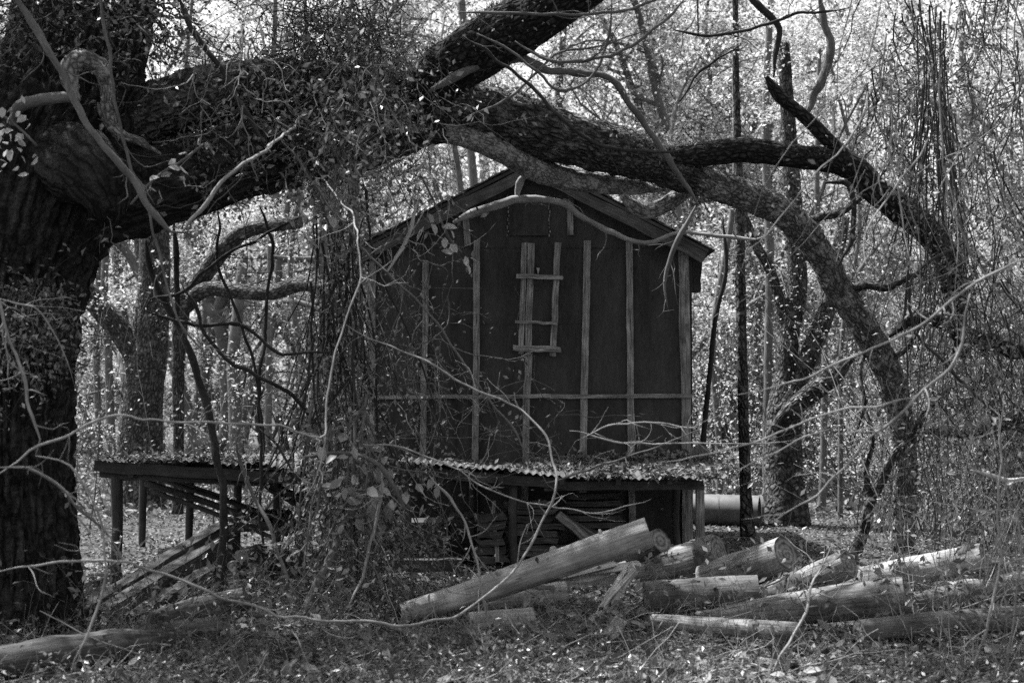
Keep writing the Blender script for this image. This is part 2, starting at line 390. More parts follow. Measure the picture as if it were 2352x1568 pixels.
M = dict(
    oak=mat_bark('oak_bark', 0.014, 0.085, 15, 2.4, 1.0, 0.07, lichen=0.05),
    limb=mat_bark('limb_bark', 0.05, 0.16, 22, 10, 1.0, 0.05, lichen=0.17),
    darklimb=mat_bark('dark_limb_bark', 0.02, 0.07, 22, 12, 0.9, 0.03),
    palebark=mat_bark('pale_bark', 0.16, 0.34, 34, 16, 0.6, 0.02, lichen=0.30),
    bgbark=mat_grain('woods_bark', 0.07, 0.20, 18, 3, 0.6, blotch=0.4),
    darkstem=mat_grain('dark_stem', 0.02, 0.06, 30, 8, 0.5),
    midstem=mat_grain('mid_stem', 0.07, 0.18, 40, 6, 0.4),
    palestem=mat_grain('pale_stem', 0.13, 0.34, 60, 6, 0.3, blotch=0.35),
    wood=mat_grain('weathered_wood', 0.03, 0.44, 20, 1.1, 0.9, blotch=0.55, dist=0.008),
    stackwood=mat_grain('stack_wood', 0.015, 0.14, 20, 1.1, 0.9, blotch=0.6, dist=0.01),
    sunlimb=mat_bark('sunlit_speckled_bark', 0.12, 0.30, 26, 14, 0.9, 0.03, lichen=0.40),  # limb bark paled for the sunlight on it, plus lichen speckles
    logmid=mat_grain('mottled_log', 0.07, 0.42, 14, 0.9, 0.9, blotch=0.7, dist=0.015),
    bleached=mat_grain('bleached_branch', 0.14, 0.40, 22, 1.4, 0.8, blotch=0.5, dist=0.008),
    rakewood=mat_grain('rake_wood', 0.03, 0.16, 20, 1.1, 0.8, blotch=0.55, dist=0.008),
    palewood=mat_grain('pale_wood', 0.16, 0.62, 18, 1.0, 0.6, blotch=0.4, dist=0.008),
    logwood=mat_grain('log_wood', 0.16, 0.50, 16, 0.9, 0.7, blotch=0.55, dist=0.012),
    logdark=mat_grain('dark_log_wood', 0.06, 0.18, 26, 1.3, 0.8, blotch=0.6, dist=0.015),
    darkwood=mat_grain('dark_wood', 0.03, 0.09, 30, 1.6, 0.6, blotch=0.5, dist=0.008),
    rings=mat_rings('end_grain', 0.03, 0.20), ringpale=mat_rings('pale_end_grain', 0.12, 0.30),
    tar=mat_noise('tar_paper', 0.014, 0.058, 1.5, 0.85, 0.3, 0.008, spec=0.25, streak=(2.2, 2.2, 0.6)),
    shingle=mat_noise('shingle', 0.03, 0.10, 12, 0.95, 0.5, 0.01),
    tin=mat_noise('rusted_tin', 0.025, 0.10, 5, 0.7, 0.3, 0.004, metal=0.3, spec=0.4),
    steel=mat_noise('grey_steel', 0.04, 0.13, 4, 0.7, 0.1, 0.003, spec=0.4),
    soil=mat_noise('soil', 0.02, 0.08, 3.5, 1.0, 0.6, 0.02, detail=10),
    litter=mat_leaf('litter_leaf', 0.03, 0.27, 0.12, 0.0, 0.6),
    mleaf=mat_leaf('mid_leaf', 0.08, 0.30, 0.35, 0.04, 0.5),
    cover=mat_leaf('cover_leaf', 0.03, 0.16, 0.3, 0.06, 0.4),
    bleaf=mat_leaf('woods_leaf', 0.27, 0.56, 0.62, 0.0, 0.6, vary=0.45),
    dleaf=mat_leaf('dark_leaf', 0.03, 0.11, 0.25, 0.05, 0.4),
    pleaf=mat_leaf('pale_leaf', 0.20, 0.45, 0.35, 0.06, 0.4),
    fern=mat_leaf('fern', 0.04, 0.20, 0.3, 0.03, 0.5),
    oleaf=mat_leaf('oak_leaf', 0.05, 0.14, 0.25, 0.06, 0.4),
)

RNG = np.random.default_rng(11)
ORD = ['topmost', 'second', 'third', 'fourth', 'fifth', 'sixth', 'seventh', 'eighth', 'ninth', 'tenth', 'eleventh', 'twelfth', 'thirteenth', 'fourteenth', 'fifteenth', 'sixteenth']

# ================================================================== GROUND
def make_ground():
    xs = np.concatenate([np.linspace(-150, -13, 20, endpoint=False), np.arange(-13, 13, 0.13), np.linspace(13, 150, 20)])
    ys = np.concatenate([np.linspace(-60, 3, 12, endpoint=False), np.arange(3, 26, 0.13), np.linspace(26, 200, 40)])
    X, Y = np.meshgrid(xs, ys); Z = gz(X.ravel(), Y.ravel())
    near = (np.abs(X.ravel()) < 13) & (Y.ravel() > 3) & (Y.ravel() < 26)
    Z += np.where(near, 0.025 * fbm(np.stack([X.ravel() * 4, Y.ravel() * 4, np.zeros(X.size)], 1), 21, 2), 0)
    nx, ny = len(xs), len(ys)
    i = np.arange(ny - 1)[:, None]; j = np.arange(nx - 1)[None, :]
    Q = np.stack([i * nx + j, i * nx + j + 1, (i + 1) * nx + j + 1, (i + 1) * nx + j], -1).reshape(-1, 4)
    mb = MB(); mb.add(np.stack([X.ravel(), Y.ravel(), Z], 1), Q)
    obj('ground', mb, M['soil'], kind='structure', smooth=True)
make_ground()

# ================================================================== SHED
YS = 16.5                                                      # front wall plane
S = FPX / YS
def wx(x): return (x - CX) / S * 1.0                            # photo column to metres on the front wall
def wz(y): return float(at(CX, y, YS)[2])
XL, XR = wx(850), wx(1590)
XC = (XL + XR) / 2
EAVE, RIDGE = wz(560), wz(378)
DEEP = 3.8
HALF = wx(1635) - XC - 0.09
SLOPE = (RIDGE - wz(578)) / HALF
def make_shed():
    sh = thing('shed', (XC, YS, 0), 'tall dark tar-paper shed with gable roof and pale vertical battens', 'shed')
    # walls: slightly wavy tar paper sheets laid in horizontal courses on the front
    def roofz(x): return RIDGE - 0.06 - SLOPE * abs(x - XC)
    zs = [(-0.1, 0.66), (0.62, wz(906)), (wz(912), wz(738)), (wz(744), wz(564)), (wz(570), RIDGE)]
    for k, (z0, z1) in enumerate(zs):
        n = 110; nz = 22; V = []
        for a in range(nz + 1):
            for b in range(n + 1):
                x = XL + (XR - XL) * b / n; zt = min(z1, roofz(x)); zb = min(z0, roofz(x))
                z = zb + (zt - zb) * a / nz
                V.append((x, YS - 0.007 * k + (0.004 if a == 0 and k else 0), z))
        V = np.array(V)
        V[:, 1] += 0.012 * fbm(np.stack([V[:, 0] * 2.6, V[:, 2] * 1.0, np.zeros(len(V)) + k], 1), 5, 3) + 0.004
        i = np.arange(nz)[:, None]; j = np.arange(n)[None, :]
        Q = np.stack([i * (n + 1) + j, i * (n + 1) + j + 1, (i + 1) * (n + 1) + j + 1, (i + 1) * (n + 1) + j], -1).reshape(-1, 4)
        mb = MB(); mb.add(V, Q); obj('wall_sheet', mb, M['tar'], sh, smooth=True)
    for x0, x1, y0, y1 in ((XL, XL, YS + DEEP, YS + 0.02), (XR, XR, YS + 0.02, YS + DEEP), (XR, XL, YS + DEEP, YS + DEEP)):
        mb = MB(); e = EAVE - 0.06 if x0 == x1 else EAVE - 0.06
        V = [(x0, y0, -.1), (x1, y1, -.1), (x1, y1, e), (x0, y0, e)]
        if x0 == x1: mb.add(V, [(0, 1, 2, 3)])
        else: mb.add(V + [(XC, y0, RIDGE - 0.08)], [(0, 1, 2, 3)], T=[(3, 2, 4)])
        obj('wall', mb, M['tar'], sh)
    # battens: photo columns at top and bottom
    bt = [(855, 600, 852, 1290, 0.085), (978, 600, 972, 1120, 0.07), (1096, 553, 1090, 1290, 0.075), (1214, 800, 1200, 1290, 0.08), (1350, 556, 1334, 1290, 0.08),
          (1447, 552, 1450, 1290, 0.075), (1571, 568, 1577, 1290, 0.115), (1068, 462, 1073, 566, 0.075), (1311, 447, 1310, 542, 0.07)]
    for k, (x0, y0, x1, y1, wd) in enumerate(bt):
        p0 = np.array([wx(x0), YS - 0.046, wz(y0)]); p1 = np.array([wx(x1), YS - 0.046, max(wz(y1), -0.05)])
        mb = MB(); plank(mb, p0, p1, wd, 0.024, k + 3, up=(0, -1, 0), n=9, ragged=0.02, warp=0.004); obj('batten', mb, M['wood'], sh)
    mb = MB(); plank(mb, (wx(862), YS - 0.070, wz(911)), (wx(1588), YS - 0.070, wz(909)), 0.045, 0.022, 40, up=(0, -1, 0), n=14, warp=0.004); obj('rail', mb, M['wood'], sh)
    # stitched-on patch of tar paper under the gable, with its strip of tacks
    mb = MB(); n = 12; V = []
    for a in range(n + 1):
        for b in range(n + 1):
            V.append((wx(1168 + 92 * b / n), YS - 0.046 - 0.012 * math.sin(a * 0.9 + b * 0.4) * 0.5, wz(452 + 90 * a / n)))
    i = np.arange(n)[:, None]; j = np.arange(n)[None, :]
    mb.add(V, np.stack([i * (n + 1) + j, (i + 1) * (n + 1) + j, (i + 1) * (n + 1) + j + 1, i * (n + 1) + j + 1], -1).reshape(-1, 4))
    pt = obj('paper_patch', mb, M['tar'], sh, smooth=True)
    for k in range(11):
        for xx in (1167, 1262):
            mb = MB(); mb.box((wx(xx + RNG.uniform(-2, 2)), YS - 0.056, wz(452 + 9 * k)), (0.012, 0.008, RNG.uniform(0.015, 0.05))); obj('tack_strip', mb, M['wood'], pt)
    # roof: two slopes of boards under shingle courses, rake boards, exposed rafter tails
    sl = math.atan(SLOPE)
    for s in (-1, 1):
        rf = None
        L = (HALF + 0.03) / math.cos(sl)
        d = np.array([s * math.cos(sl), 0, -math.sin(sl)]); nrm = np.array([s * math.sin(sl), 0, math.cos(sl)])
        base = np.array([XC, 0, RIDGE])
        mb = MB(); c = base + d * L / 2 + nrm * 0.0; Rm = np.stack([d, np.array([0, 1.0, 0]), nrm], 1)
        mb.box(c + np.array([0, YS + DEEP / 2, 0]), (L, DEEP + 0.44, 0.035), Rm)
        rf = obj('roof_slope', mb, M['darkwood'], sh)
        for k in range(14):                                             # shingle courses, lapped, ragged at the eave
            a = L * k / 14; mb = MB()
            for q in range(17):
                y0 = YS - 0.25 + q * (DEEP + 0.5) / 17
                ln = L / 14 + 0.06 + RNG.uniform(-.015, .02)
                cc = base + d * (a + ln / 2) + nrm * (0.034 + RNG.uniform(0, .012)) + np.array([0, y0 + 0.14, 0])
                tl = 0.05; d2 = d * math.cos(tl) + nrm * math.sin(tl) * 0; mb.box(cc, (ln, (DEEP + 0.5) / 17 - 0.006, 0.014), Rm)
            obj('shingle_course', mb, M['shingle'], rf)
        mb = MB(); p0 = base + d * 0.0 - nrm * 0.09; p1 = base + d * L - nrm * 0.09
        p0[1] = p1[1] = YS - 0.20
        plank(mb, p0, p1, 0.13, 0.026, 60 + s, up=(0, -1, 0), n=11, warp=0.004); obj('rake_board', mb, M['rakewood'], rf)
        mb = MB(); p0 = base + d * 0.1 - nrm * 0.09; p1 = base + d * (L - 0.3) - nrm * 0.09
        p0[1] = p1[1] = YS - 0.05
        plank(mb, p0, p1, 0.10, 0.03, 70 + s, up=(0, -1, 0), n=11, warp=0.004); obj('trim_board', mb, M['darkwood'], rf)
        for k in range(7):
            p0 = base + d * (L - 0.75) - nrm * 0.075; p1 = base + d * (L - 0.03) - nrm * 0.075; p0[1] = p1[1] = YS + 0.05 + k * 0.72
            mb = MB(); plank(mb, p0, p1, 0.045, 0.11, 80 + k, n=4); obj('rafter_tail', mb, M['darkwood'], rf)
    # sagging board hanging under the eave at the right corner
    mb = MB(); plank(mb, (wx(1600), YS + 0.25, wz(592)), (wx(1598), YS + 0.3, wz(668)), 0.20, 0.03, 91, up=(0, -1, 0.0), n=6, ragged=0.06)
    obj('eave_board', mb, M['darkwood'], sh)
make_shed()

def make_ladder():
    ld = thing('ladder', (wx(1245), YS - 0.08, wz(815)), 'crude wooden ladder of three rungs nailed to the tar-paper wall', 'ladder')
    def pl(name, a, b, wd, th, k, yo, rg=0.012):
        mb = MB(); plank(mb, (wx(a[0]), YS - yo, wz(a[1])), (wx(b[0]), YS - yo, wz(b[1])), wd, th, k, up=(0, -1, 0), n=7, ragged=rg, warp=0.003); return obj(name, mb, M['wood'], ld)
    pl('side_rail', (1221, 562), (1212, 816), 0.078, 0.028, 100, 0.072)
    pl('side_rail', (1205, 560), (1196, 812), 0.060, 0.03, 101, 0.084)
    pl('side_rail', (1281, 560), (1270, 820), 0.070, 0.03, 103, 0.080)
    pl('rung', (1186, 636), (1292, 640), 0.052, 0.028, 105, 0.114)
    pl('rung', (1184, 740), (1279, 744), 0.034, 0.026, 107, 0.114)
    pl('rung', (1179, 801), (1287, 803), 0.066, 0.030, 108, 0.114)
    mb = MB(); mb.add([(wx(1232), YS - .065, wz(616)), (wx(1240), YS - .065, wz(617)), (wx(1236), YS - .065, wz(632)), (wx(1232), YS - .035, wz(616)), (wx(1240), YS - .035, wz(617)), (wx(1236), YS - .035, wz(632))],
                      T=[(0, 2, 1), (3, 4, 5)], Q=[(0, 1, 4, 3), (1, 2, 5, 4), (2, 0, 3, 5)])
    obj('wedge', mb, M['palewood'], ld)
make_ladder()

# ================================================================== LEAN-TO ROOFS
def tin_sheet(c00, c10, c11, c01, seed, wl=0.076, amp=0.011, bend=0.0):
    """corrugated sheet spanned between front-left, front-right, back-right, back-left"""
    c00, c10, c11, c01 = [np.asarray(c, float) for c in (c00, c10, c11, c01)]
    wdt = np.linalg.norm(c10 - c00); n = max(8, int(wdt / wl * 8)); m = 10
    U = np.linspace(0, 1, n + 1); Wv = np.linspace(0, 1, m + 1)
    rng = np.random.default_rng(seed); V = []
    for b in Wv:
        for a in U:
            p = c00 * (1 - a) * (1 - b) + c10 * a * (1 - b) + c11 * a * b + c01 * (1 - a) * b
            p = p + np.array([0, 0, amp * math.sin(a * wdt / wl * 2 * math.pi) - bend * math.sin(math.pi * b) * 0.5 - bend * math.sin(math.pi * a) * 0.3])
            V.append(p)
    V = np.array(V); V[:, 2] += 0.012 * vnoise(np.stack([V[:, 0] * 3, V[:, 1] * 3, np.zeros(len(V)) + seed], 1), seed)
    Vb = V.copy(); Vb[:, 2] -= 0.0022
    i = np.arange(m)[:, None]; j = np.arange(n)[None, :]
    Q = np.stack([i * (n + 1) + j, i * (n + 1) + j + 1, (i + 1) * (n + 1) + j + 1, (i + 1) * (n + 1) + j], -1).reshape(-1, 4)
    mb = MB(); mb.add(V, Q); mb.add(Vb, Q[:, ::-1])
    e = np.arange(n); mb.add(np.vstack([V[:n + 1], Vb[:n + 1]]), np.stack([e, n + 1 + e, n + 2 + e, e + 1], -1))
    return mb, V

def pole(mb, p0, p1, r, seed=0, seg=9, bend=0.02):
    p0 = np.asarray(p0, float); p1 = np.asarray(p1, float); rng = np.random.default_rng(seed)
    mid = (p0 + p1) / 2 + rng.normal(0, bend, 3)
    return tube(mb, [p0, mid, p1], [r, r * 0.95, r * 0.88], seg, 0.08, amp=0.12, freq=7, seed=seed)

LITTER = []                                                          # spots for leaves lying on the roofs
def make_right_lean_to():
    lt = thing('woodshed_roof', (0.6, 15.0, 0), 'low lean-to roof of corrugated tin, leaf-strewn, on posts before the shed', 'lean-to')
    fx = [912, 1020, 1160, 1298, 1420, 1545, 1668]; fy = [1060, 1068, 1080, 1096, 1098, 1097, 1098]
    bx = [930, 1030, 1160, 1290, 1400, 1510, 1622]; by = [1044, 1052, 1062, 1058, 1052, 1044, 1040]
    for k in range(6):
        f0 = at(fx[k], fy[k], 14.45); f1 = at(fx[k + 1] + 8, fy[k + 1], 14.45); b0 = at(bx[k], by[k], 16.35); b1 = at(bx[k + 1] + 6, by[k + 1], 16.35)
        dz = 0.012 * (k % 2); f0[2] += dz; f1[2] += dz
        mb, V = tin_sheet(f0, f1, b1, b0, 200 + k, bend=0.03)
        obj('tin_sheet', mb, M['tin'], lt, smooth=True)
        if k >= 2: LITTER.append((V, 2300))
        else: LITTER.append((V, 60))
    mb, V = tin_sheet(at(1588, 1076, 15.6), at(1640, 1080, 15.5), at(1622, 1022, 16.1), at(1584, 1026, 16.2), 230); obj('tin_sheet', mb, M['tin'], lt, smooth=True)
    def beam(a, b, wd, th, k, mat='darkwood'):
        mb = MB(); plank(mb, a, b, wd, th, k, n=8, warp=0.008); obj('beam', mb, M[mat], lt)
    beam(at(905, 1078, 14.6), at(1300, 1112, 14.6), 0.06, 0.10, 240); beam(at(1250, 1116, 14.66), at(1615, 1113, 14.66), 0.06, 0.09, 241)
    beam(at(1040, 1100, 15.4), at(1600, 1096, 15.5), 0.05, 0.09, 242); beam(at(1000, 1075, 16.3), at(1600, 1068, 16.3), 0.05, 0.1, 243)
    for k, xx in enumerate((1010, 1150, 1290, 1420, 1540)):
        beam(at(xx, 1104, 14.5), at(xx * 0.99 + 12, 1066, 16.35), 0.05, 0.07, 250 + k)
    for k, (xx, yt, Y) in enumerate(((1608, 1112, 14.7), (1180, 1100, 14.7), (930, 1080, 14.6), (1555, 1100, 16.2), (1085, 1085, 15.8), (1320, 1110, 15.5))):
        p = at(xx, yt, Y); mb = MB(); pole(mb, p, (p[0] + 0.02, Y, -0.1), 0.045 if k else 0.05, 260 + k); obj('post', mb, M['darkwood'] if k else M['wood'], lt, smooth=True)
make_right_lean_to()

def make_left_lean_to():
    lt = thing('sagging_shelter', (-3.0, 15.0, 0), 'collapsing low shelter with leaf-covered tin roof on thin posts beside the oak', 'shelter')
    fx = [222, 345, 470, 590, 700, 800]; fy = [1053, 1057, 1060, 1064, 1086, 1140]
    bx = [300, 400, 500, 600, 690, 770]; by = [1046, 1046, 1044, 1040, 1036, 1040]
    for k in range(5):
        f0 = at(fx[k], fy[k], 13.1); f1 = at(fx[k + 1] + 8, fy[k + 1], 13.1); b0 = at(bx[k], by[k], 17.6); b1 = at(bx[k + 1] + 6, by[k + 1], 17.6)
        f0[2] += 0.012 * (k % 2); f1[2] += 0.012 * (k % 2)
        mb, V = tin_sheet(f0, f1, b1, b0, 300 + k, bend=0.05); obj('tin_sheet', mb, M['tin'], lt, smooth=True); LITTER.append((V, 600))
    def beam(a, b, wd, th, k, mat='darkwood'):
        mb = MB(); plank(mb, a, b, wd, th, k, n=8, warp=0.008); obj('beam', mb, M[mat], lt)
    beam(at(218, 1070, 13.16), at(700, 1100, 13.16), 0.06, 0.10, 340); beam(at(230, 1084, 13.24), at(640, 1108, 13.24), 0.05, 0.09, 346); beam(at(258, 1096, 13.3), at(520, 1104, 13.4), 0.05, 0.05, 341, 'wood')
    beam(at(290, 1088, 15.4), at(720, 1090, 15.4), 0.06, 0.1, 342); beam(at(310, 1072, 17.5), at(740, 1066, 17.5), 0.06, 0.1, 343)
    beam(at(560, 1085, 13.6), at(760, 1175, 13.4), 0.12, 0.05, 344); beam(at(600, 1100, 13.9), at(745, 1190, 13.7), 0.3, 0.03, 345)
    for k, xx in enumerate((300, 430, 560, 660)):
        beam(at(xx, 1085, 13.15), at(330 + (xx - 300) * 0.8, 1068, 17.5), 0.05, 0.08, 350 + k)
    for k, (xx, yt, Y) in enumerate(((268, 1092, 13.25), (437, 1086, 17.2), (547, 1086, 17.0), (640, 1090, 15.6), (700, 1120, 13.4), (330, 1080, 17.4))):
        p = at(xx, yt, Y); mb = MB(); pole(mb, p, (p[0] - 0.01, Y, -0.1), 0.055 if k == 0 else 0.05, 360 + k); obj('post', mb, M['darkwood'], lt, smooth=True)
make_left_lean_to()

# poles fallen aslant under the shelter roof
for k, (a, b, r, lab) in enumerate((((335, 1108, 14.2), (660, 1225, 13.6), 0.035, 'thickest dark pole fallen aslant beneath the sagging shelter roof'),
                                    ((380, 1104, 14.6), (690, 1205, 14.0), 0.026, 'upper thin dark pole fallen aslant beneath the sagging shelter roof'),
                                    ((350, 1128, 14.0), (640, 1240, 13.5), 0.024, 'lowest thin dark pole fallen aslant beneath the sagging shelter roof'),
                                    ((420, 1110, 14.9), (600, 1180, 14.5), 0.018, 'short thin rod slanting among the poles under the shelter'))):
    mb = MB(); pole(mb, at(*a), at(*b), r, 380 + k); obj('fallen_pole', mb, M['darkwood'], label=lab, cat='pole', group='poles fallen under the shelter', smooth=True)
mb = MB(); plank(mb, at(520, 1212, 14.0), at(700, 1208, 13.9), 0.55, 0.04, 390, n=6)
bn = thing('work_bench', at(610, 1330, 14.0) * np.array([1, 1, 0]), 'dark low work bench under the sagging shelter', 'bench')
obj('bench_top', mb, M['darkwood'], bn)
for k, (xx, Y) in enumerate(((530, 13.9), (690, 13.8), (535, 14.2), (685, 14.1))):
    p = at(xx, 1214, Y); mb = MB(); mb.box((p[0], Y, p[2] / 2 - 0.03), (0.06, 0.06, p[2] - 0.02 + 0.1)); obj('leg', mb, M['darkwood'], bn)
mb, V = tin_sheet(at(560, 1196, 14.2), at(690, 1204, 14.1), at(668, 1172, 15.2), at(575, 1168, 15.2), 395)
obj('loose_tin_sheet', mb, M['steel'], label='pale loose corrugated sheet lying on the dark work bench', cat='sheet metal', smooth=True)

# ------------------------------------------------------------------ boards stacked under the right lean-to
ST = 0
zt = 0.06
n_st = 9
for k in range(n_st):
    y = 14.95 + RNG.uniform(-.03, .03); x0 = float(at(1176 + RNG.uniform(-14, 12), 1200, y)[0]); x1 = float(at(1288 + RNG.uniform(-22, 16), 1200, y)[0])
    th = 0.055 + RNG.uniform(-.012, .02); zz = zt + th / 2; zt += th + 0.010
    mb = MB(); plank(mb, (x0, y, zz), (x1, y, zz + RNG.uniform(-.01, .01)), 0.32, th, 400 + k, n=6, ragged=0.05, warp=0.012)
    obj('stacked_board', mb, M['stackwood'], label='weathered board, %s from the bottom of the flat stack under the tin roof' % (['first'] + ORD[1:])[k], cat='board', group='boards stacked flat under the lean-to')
zt = 0.06
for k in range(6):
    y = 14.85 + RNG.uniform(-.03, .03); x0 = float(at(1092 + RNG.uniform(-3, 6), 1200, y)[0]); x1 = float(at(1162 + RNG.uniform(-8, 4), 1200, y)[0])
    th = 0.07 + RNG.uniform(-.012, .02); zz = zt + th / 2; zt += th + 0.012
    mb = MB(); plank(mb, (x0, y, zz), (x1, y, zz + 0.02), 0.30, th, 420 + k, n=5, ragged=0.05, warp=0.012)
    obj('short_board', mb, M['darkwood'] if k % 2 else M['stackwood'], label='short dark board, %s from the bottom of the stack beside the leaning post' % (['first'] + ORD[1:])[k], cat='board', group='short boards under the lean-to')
for k in range(7):
    y = 14.7 + 0.05 * k; dx = k * 9
    a = at(1280 + dx * 0.6, 1172 + k * 5 + 6, y); b = at(1376 + dx, 1262 - k * 2, y - 0.1)
    mb = MB(); plank(mb, a, b, 0.085, 0.03, 440 + k, up=(0, -1, 0.3), n=6, ragged=0.02)
    obj('leaning_board', mb, M['stackwood'] if k % 3 else M['wood'], label='weathered board leaning aslant by the flat stack, %s of the slanting row' % (['lowest'] + ORD[1:6] + ['rearmost'])[k], cat='board', group='boards leaning under the lean-to')
zt = 0.35
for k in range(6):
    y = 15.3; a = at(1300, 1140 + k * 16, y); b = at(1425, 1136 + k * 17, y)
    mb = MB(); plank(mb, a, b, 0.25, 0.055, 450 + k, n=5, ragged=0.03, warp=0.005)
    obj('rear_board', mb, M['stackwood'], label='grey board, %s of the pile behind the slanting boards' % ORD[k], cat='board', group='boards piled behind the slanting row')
# dark crates and the low sill beam
mb = MB(); plank(mb, at(862, 1297, 14.2), at(1062, 1296, 14.2), 0.18, 0.12, 460, n=8, warp=0.006)
obj('ground_beam', mb, M['darkwood'], label='dark squared beam lying on the ground before the lean-to', cat='beam')
def crate(x0, x1, y0, y1, Y, lab, k):
    t = thing('storage_box', at((x0 + x1) / 2, y1, Y), lab, 'box')
    a = at(x0, y0, Y); b = at(x1, y1, Y); n = 5; h = (a[2] - b[2]) / n
    for q in range(n):
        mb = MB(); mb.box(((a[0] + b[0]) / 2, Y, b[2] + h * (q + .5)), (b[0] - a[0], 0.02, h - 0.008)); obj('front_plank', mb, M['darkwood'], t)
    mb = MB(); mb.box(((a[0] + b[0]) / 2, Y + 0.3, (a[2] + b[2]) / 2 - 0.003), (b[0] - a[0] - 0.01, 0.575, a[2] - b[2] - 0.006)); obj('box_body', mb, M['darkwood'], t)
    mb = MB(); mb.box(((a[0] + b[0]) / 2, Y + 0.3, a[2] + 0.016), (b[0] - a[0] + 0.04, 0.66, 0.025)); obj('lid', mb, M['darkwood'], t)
crate(905, 1030, 1205, 1290, 15.1, 'dark plank box under the tin roof next to the vines', 0)
crate(1035, 1088, 1190, 1288, 15.3, 'narrow dark plank box between the larger box and board stack', 1)
p0 = at(1133, 1150, 14.8); mb = MB(); plank(mb, p0, at(1140, 1290, 14.7), 0.04, 0.03, 470, up=(0, -1, 0), n=6)
obj('gap_stick', mb, M['wood'], label='thin pale stick standing in for the white gap before the short board stack', cat='stick')  # added where a bright gap shows in the dark under the roof

# big steel pipe on the ground behind the shed corner
def make_pipe():
    t = thing('steel_pipe', at(1670, 1190, 20.5), 'wide pale steel pipe lying on the ground behind the shed corner', 'pipe')
    r = 0.23; zc = 0.20; a = float(at(1560, 1150, 20.5)[0]); b = float(at(1746, 1150, 20.5)[0])
    mb = MB(); tube(mb, [(a, 20.9, zc + .01), (b, 20.5, zc)], [r, r], 36, 0.3, cap=False)
    tube(mb, [(b, 20.5, zc), (a, 20.9, zc + .01)], [r - 0.012, r - 0.012], 36, 0.3, cap=False); obj('pipe_shell', mb, M['steel'], t, smooth=True)
    for xx in (b, (a + b) / 2):
        mb = MB(); th = np.linspace(0, 2 * np.pi, 37)[:-1]; V = []
        for rr in (r - 0.012, r + 0.012):
            for dx in (-0.02, 0.02): V += [(xx + dx, 20.5 + 0.4 * (b - xx) / (b - a) + rr * math.cos(q), zc + rr * math.sin(q)) for q in th]
        V = np.array(V); k = np.arange(36); k2 = (k + 1) % 36
        mb.add(V, np.concatenate([np.stack([k, k2, 36 + k2, 36 + k], -1), np.stack([72 + k, 108 + k, 108 + k2, 72 + k2], -1), np.stack([k, 72 + k, 72 + k2, k2], -1), np.stack([36 + k, 36 + k2, 108 + k2, 108 + k], -1)]))
        obj('flange', mb, M['steel'], t, smooth=False)
make_pipe()

# ================================================================== LOGS
def disc(mb, c, n, r, seed, seg=28):
    """sawn end: rings of faces with a slightly rough saw surface"""
    c = np.asarray(c, float); n = np.asarray(n, float); n = n / np.linalg.norm(n)
    a = np.cross(n, (0, 0, 1.0)); a /= np.linalg.norm(a); b = np.cross(n, a); rng = np.random.default_rng(seed)
    V = [c]; UVs = [(0, 0)]; sh = 1 + 0.05 * rng.normal(size=seg)
    sh = (sh + np.roll(sh, 1) + np.roll(sh, -1)) / 3
    for f in (0.5, 1.0):
        for q in range(seg):
            t = q / seg * 2 * math.pi; rr = r * f * (sh[q] if f == 1 else 1)
            V.append(c + a * rr * math.cos(t) + b * rr * math.sin(t) + n * rng.normal(0, 0.003)); UVs.append((rr * math.cos(t), rr * math.sin(t)))
    UVs = np.array(UVs)
    T = [(0, 1 + (q + 1) % seg, 1 + q) for q in range(seg)]
    Q = [(1 + q, 1 + (q + 1) % seg, 1 + seg + (q + 1) % seg, 1 + seg + q) for q in range(seg)]
    mb.add(V, Q, UVs[np.array(Q)], T, UVs[np.array(T)])

